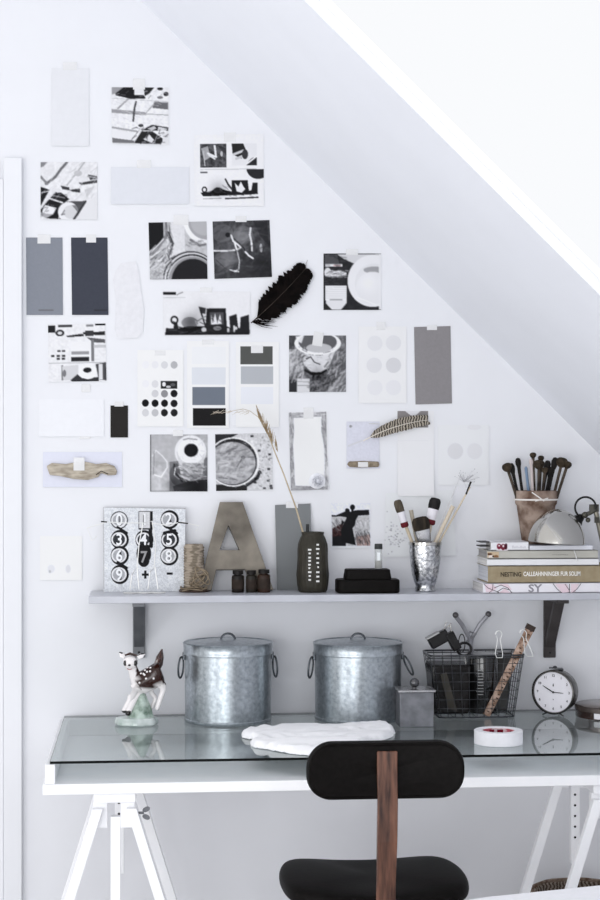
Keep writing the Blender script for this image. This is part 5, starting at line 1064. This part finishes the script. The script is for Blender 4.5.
pip = [Vector((x, -.011+curve_(x)-.002, z)) for x, z in padpoly(W0*.968, H0*.93, 23*S)]
MB().tube(pip, .0036, 8, closed=True).build('piping', LEATHER, bp_)
# seat
zs0 = .442; sw = 184*mpp(on_y(372, 870, -.68))
sw *= 1.03; sc_ = on_y(370, 870, -.62)
m = MB(); P_o = [(-.5,.0),(-.47,.12),(-.40,.185),(-.2,.20),(0,.202),(.2,.20),(.40,.185),(.47,.12),(.5,.0),(.48,-.12),(.42,-.175),(.2,-.19),(0,-.192),(-.2,-.19),(-.42,-.175),(-.48,-.12)]
def seatring(k, z): return [(x*sw*k, y*k, z+(.022*abs(x*2)**2.2-.004)*1) for x, y in P_o]
R1 = [seatring(.0, zs0), seatring(.6, zs0), seatring(.93, zs0-.002), seatring(1.0, zs0-.012), seatring(1.01, zs0-.035), seatring(.95, zs0-.052), seatring(.0, zs0-.055)]
bm = m.bm; RR = [[bm.verts.new(q) for q in r] for r in R1[1:-1]]; n = len(P_o)
for a_, b_ in zip(RR, RR[1:]):
    for i in range(n): bm.faces.new([a_[i], a_[(i+1) % n], b_[(i+1) % n], b_[i]])
c1 = bm.verts.new((0,0,zs0-.005)); c2 = bm.verts.new((0,0,zs0-.056))
for i in range(n): bm.faces.new([c1, RR[0][i], RR[0][(i+1) % n]]); bm.faces.new([c2, RR[-1][(i+1) % n], RR[-1][i]])
st_ = m.build('seat', LEATHER, ch_, loc=(sc_.x-co.x, -.66-co.y, 0)); ss = st_.modifiers.new('sub', 'SUBSURF'); ss.levels = 2; ss.render_levels = 2
# bentwood strut
yy = YC-co.y-.026; Zc = bc.z
SXo = lambda px, py, y_: on_y(px, py, y_+co.y).x-co.x
path = [(yy-.006, on_y(387,750.5,yy+co.y).z, 387), (yy-.007, on_y(387,768,yy+co.y).z, 387), (yy-.008, on_y(387,800,yy+co.y).z, 387.5), (yy-.012, on_y(387,840,yy+co.y).z, 387), (yy-.008, on_y(386,880,yy+co.y).z, 386), (yy+.004, .42, 386), (yy+.03, .36, 386), (yy+.08, .335, 386), (yy+.30, .33, 386)]
W_s = 10.2*S; bm = bmesh.new(); mb = MB(); mb.bm.free(); mb.bm = bm; rg = []
x00 = [SXo(px, 800, y_) for y_, z_, px in path]
for i, (y_, z_, px) in enumerate(path):
    a_ = Vector(path[max(i-1,0)][:2]); b_ = Vector(path[min(i+1,len(path)-1)][:2]); t_ = (b_-a_).normalized(); nn = Vector((t_.y, -t_.x))*.0065; ww = W_s*(1-.05*(i > 3))
    if z_ < .5: ww = W_s*.95
    x_ = x00[min(i,4)]
    rg.append([bm.verts.new((x_+sx*ww, y_+s2*nn.x, z_+s2*nn.y)) for sx, s2 in ((-1,-1),(1,-1),(1,1),(-1,1))])
for a_, b_ in zip(rg, rg[1:]):
    for i in range(4): bm.faces.new([a_[i], a_[(i+1) % 4], b_[(i+1) % 4], b_[i]])
bm.faces.new(rg[0]); bm.faces.new(rg[-1])
st = mb.build('bentwood_strut', WOODC, ch_, smooth=False, bevel=.002); 
m = MB()
for dx in (-5, 5): m.ball((dx*S, yy+.018+.006, Zc+.5*H0-.006), (.003,.003,.002), 10)
m.build('screws', mat('screw head', (150,140,130), .3, .8, rgb2=(160,150,140), scale=30), bp_ if False else ch_)
m = MB().lathe([(0,.30),(.05,.30),(.05,.345),(.10,.38),(.10,.425),(0,.425)], 24, (sc_.x-co.x, -.66-co.y, 0)); m.build('seat_mount', BLACK, ch_)
MB().lathe([(0,.08),(.022,.08),(.022,.31),(0,.31)], 24, (sc_.x-co.x, -.66-co.y, 0)).build('column', CHROME, ch_)
for k in range(5):
    a_ = math.radians(90+72*k); e = Vector((math.cos(a_)*.24, math.sin(a_)*.24, 0)); c_ = Vector((sc_.x-co.x, -.66-co.y, 0))
    MB().tube([c_+Vector((0,0,.09)), c_+e*.5+Vector((0,0,.075)), c_+e+Vector((0,0,.055))], [.018,.015,.012], 8).build('base_arm', BLACK, ch_)
    MB().lathe([(0,-.01),(.024,-.01),(.026,0),(.024,.01),(0,.01)], 20, c_+e+Vector((0,0,.0265)), Matrix.Rotation(PI/2,3,'X')).build('caster', BLACK, ch_)
# ================================================================== FOREGROUND BED, BASKET ON THE FLOOR
zb = .62; A = on_z(462, 895.5, zb); B = on_z(600, 881.5, zb); ang = math.atan2(B.y-A.y, B.x-A.x); A = A-(B-A).normalized()*.02
bed = thing('bed', 'white quilted bed corner in the blurred right foreground', 'bed', (A.x, A.y, 0), rotz=ang)
m = MB(); L_, D2 = 1.1, 1.0; P_r = [(-.09,-.14),(-.06,-.05),(-.01,-.010),(.06,0),(L_,0),(L_,-D2),(-.09,-D2)]
m.slab(P_r, .36, zb); mo = m.build('mattress', mat('white bedspread', (238,238,242), .9, rgb2=(242,242,246), scale=90, bump=.2), bed, bevel=.03, seg=5)
m = MB(); m.box((L_/2+.01,-D2/2,.26), (L_-.06,D2-.08,.19)); m.build('bed_base', WHITE, bed, bevel=.01)
for x_, y_ in ((.08,-.1),(L_-.06,-.1),(.08,-D2+.1),(L_-.06,-D2+.1)): m = MB(); m.box((x_,y_,.084), (.05,.05,.168)); m.build('leg', WHITE, bed, bevel=.004)
p = on_y(577, 883, -.30); bkf = thing('floor_basket', 'brown woven basket rim glimpsed on the floor behind the right trestle', 'basket', (p.x+.03, -.24, 0))
zt2 = on_y(577, 880, -.11).z
WK = mat('woven seagrass', (92,78,66), .9, rgb2=(158,146,134), scale=30, kind='wave', stretch=(1,1,4), bump=.8)
pr = [(0,0),(.11,0),(.125,.02)]
k = 0
z = .02
while z < zt2-.01: pr += [(.130+.012*z, z+.004), (.125+.012*z, z+.010)]; z += .012
pr += [(.138,zt2-.004),(.134,zt2),(.126,zt2-.004),(.118,.02),(0,.018)]
MB().lathe(pr, 48).build('basket_body', WK, bkf)
m = MB()
for k in range(3): m.tube([((.134+.002*math.sin(a_*9+k))*math.cos(a_), (.134+.002*math.sin(a_*9+k))*math.sin(a_), zt2-.002+k*.0045-.004) for a_ in [j_/48*2*PI for j_ in range(48)]], .004, 6, closed=True)
m.build('braided_rim', mat('braided rim', (104,84,70), .9, rgb2=(150,134,120), scale=60), bkf)
# ================================================================== LIGHT
wd = bpy.data.worlds.new('daylight'); scn.world = wd; wd.use_nodes = True; bgn = wd.node_tree.nodes['Background']; bgn.inputs[0].default_value = (.985, .988, 1.0, 1); bgn.inputs[1].default_value = WORLD
def area(name, loc, target, size, size_y, power, color=(1,1,1)):
    l = bpy.data.lights.new(name, 'AREA'); l.shape = 'RECTANGLE'; l.size = size; l.size_y = size_y; l.energy = power; l.color = color
    o = bpy.data.objects.new(name, l); COL.objects.link(o); o.location = loc; o.rotation_euler = (Vector(target)-Vector(loc)).to_track_quat('-Z', 'Y').to_euler(); return o
area('window_daylight', (-2.9, -3.7, .95), (1.3, -.3, 1.5), 1.5, 1.6, KEY, (.97, .98, 1))
area('rear_fill_light', (-1.2, -6.4, .95), (.6, 0, 1.0), 2.6, 1.7, REAR, (.965, .98, 1))  # unseen lamp added behind the camera to fill the shadows under shelf and desk
scn.view_settings.exposure = EXPO
for o in list(bpy.data.objects):
    if o.type == 'MESH' and not o.data.materials: print('NOMAT', o.name)
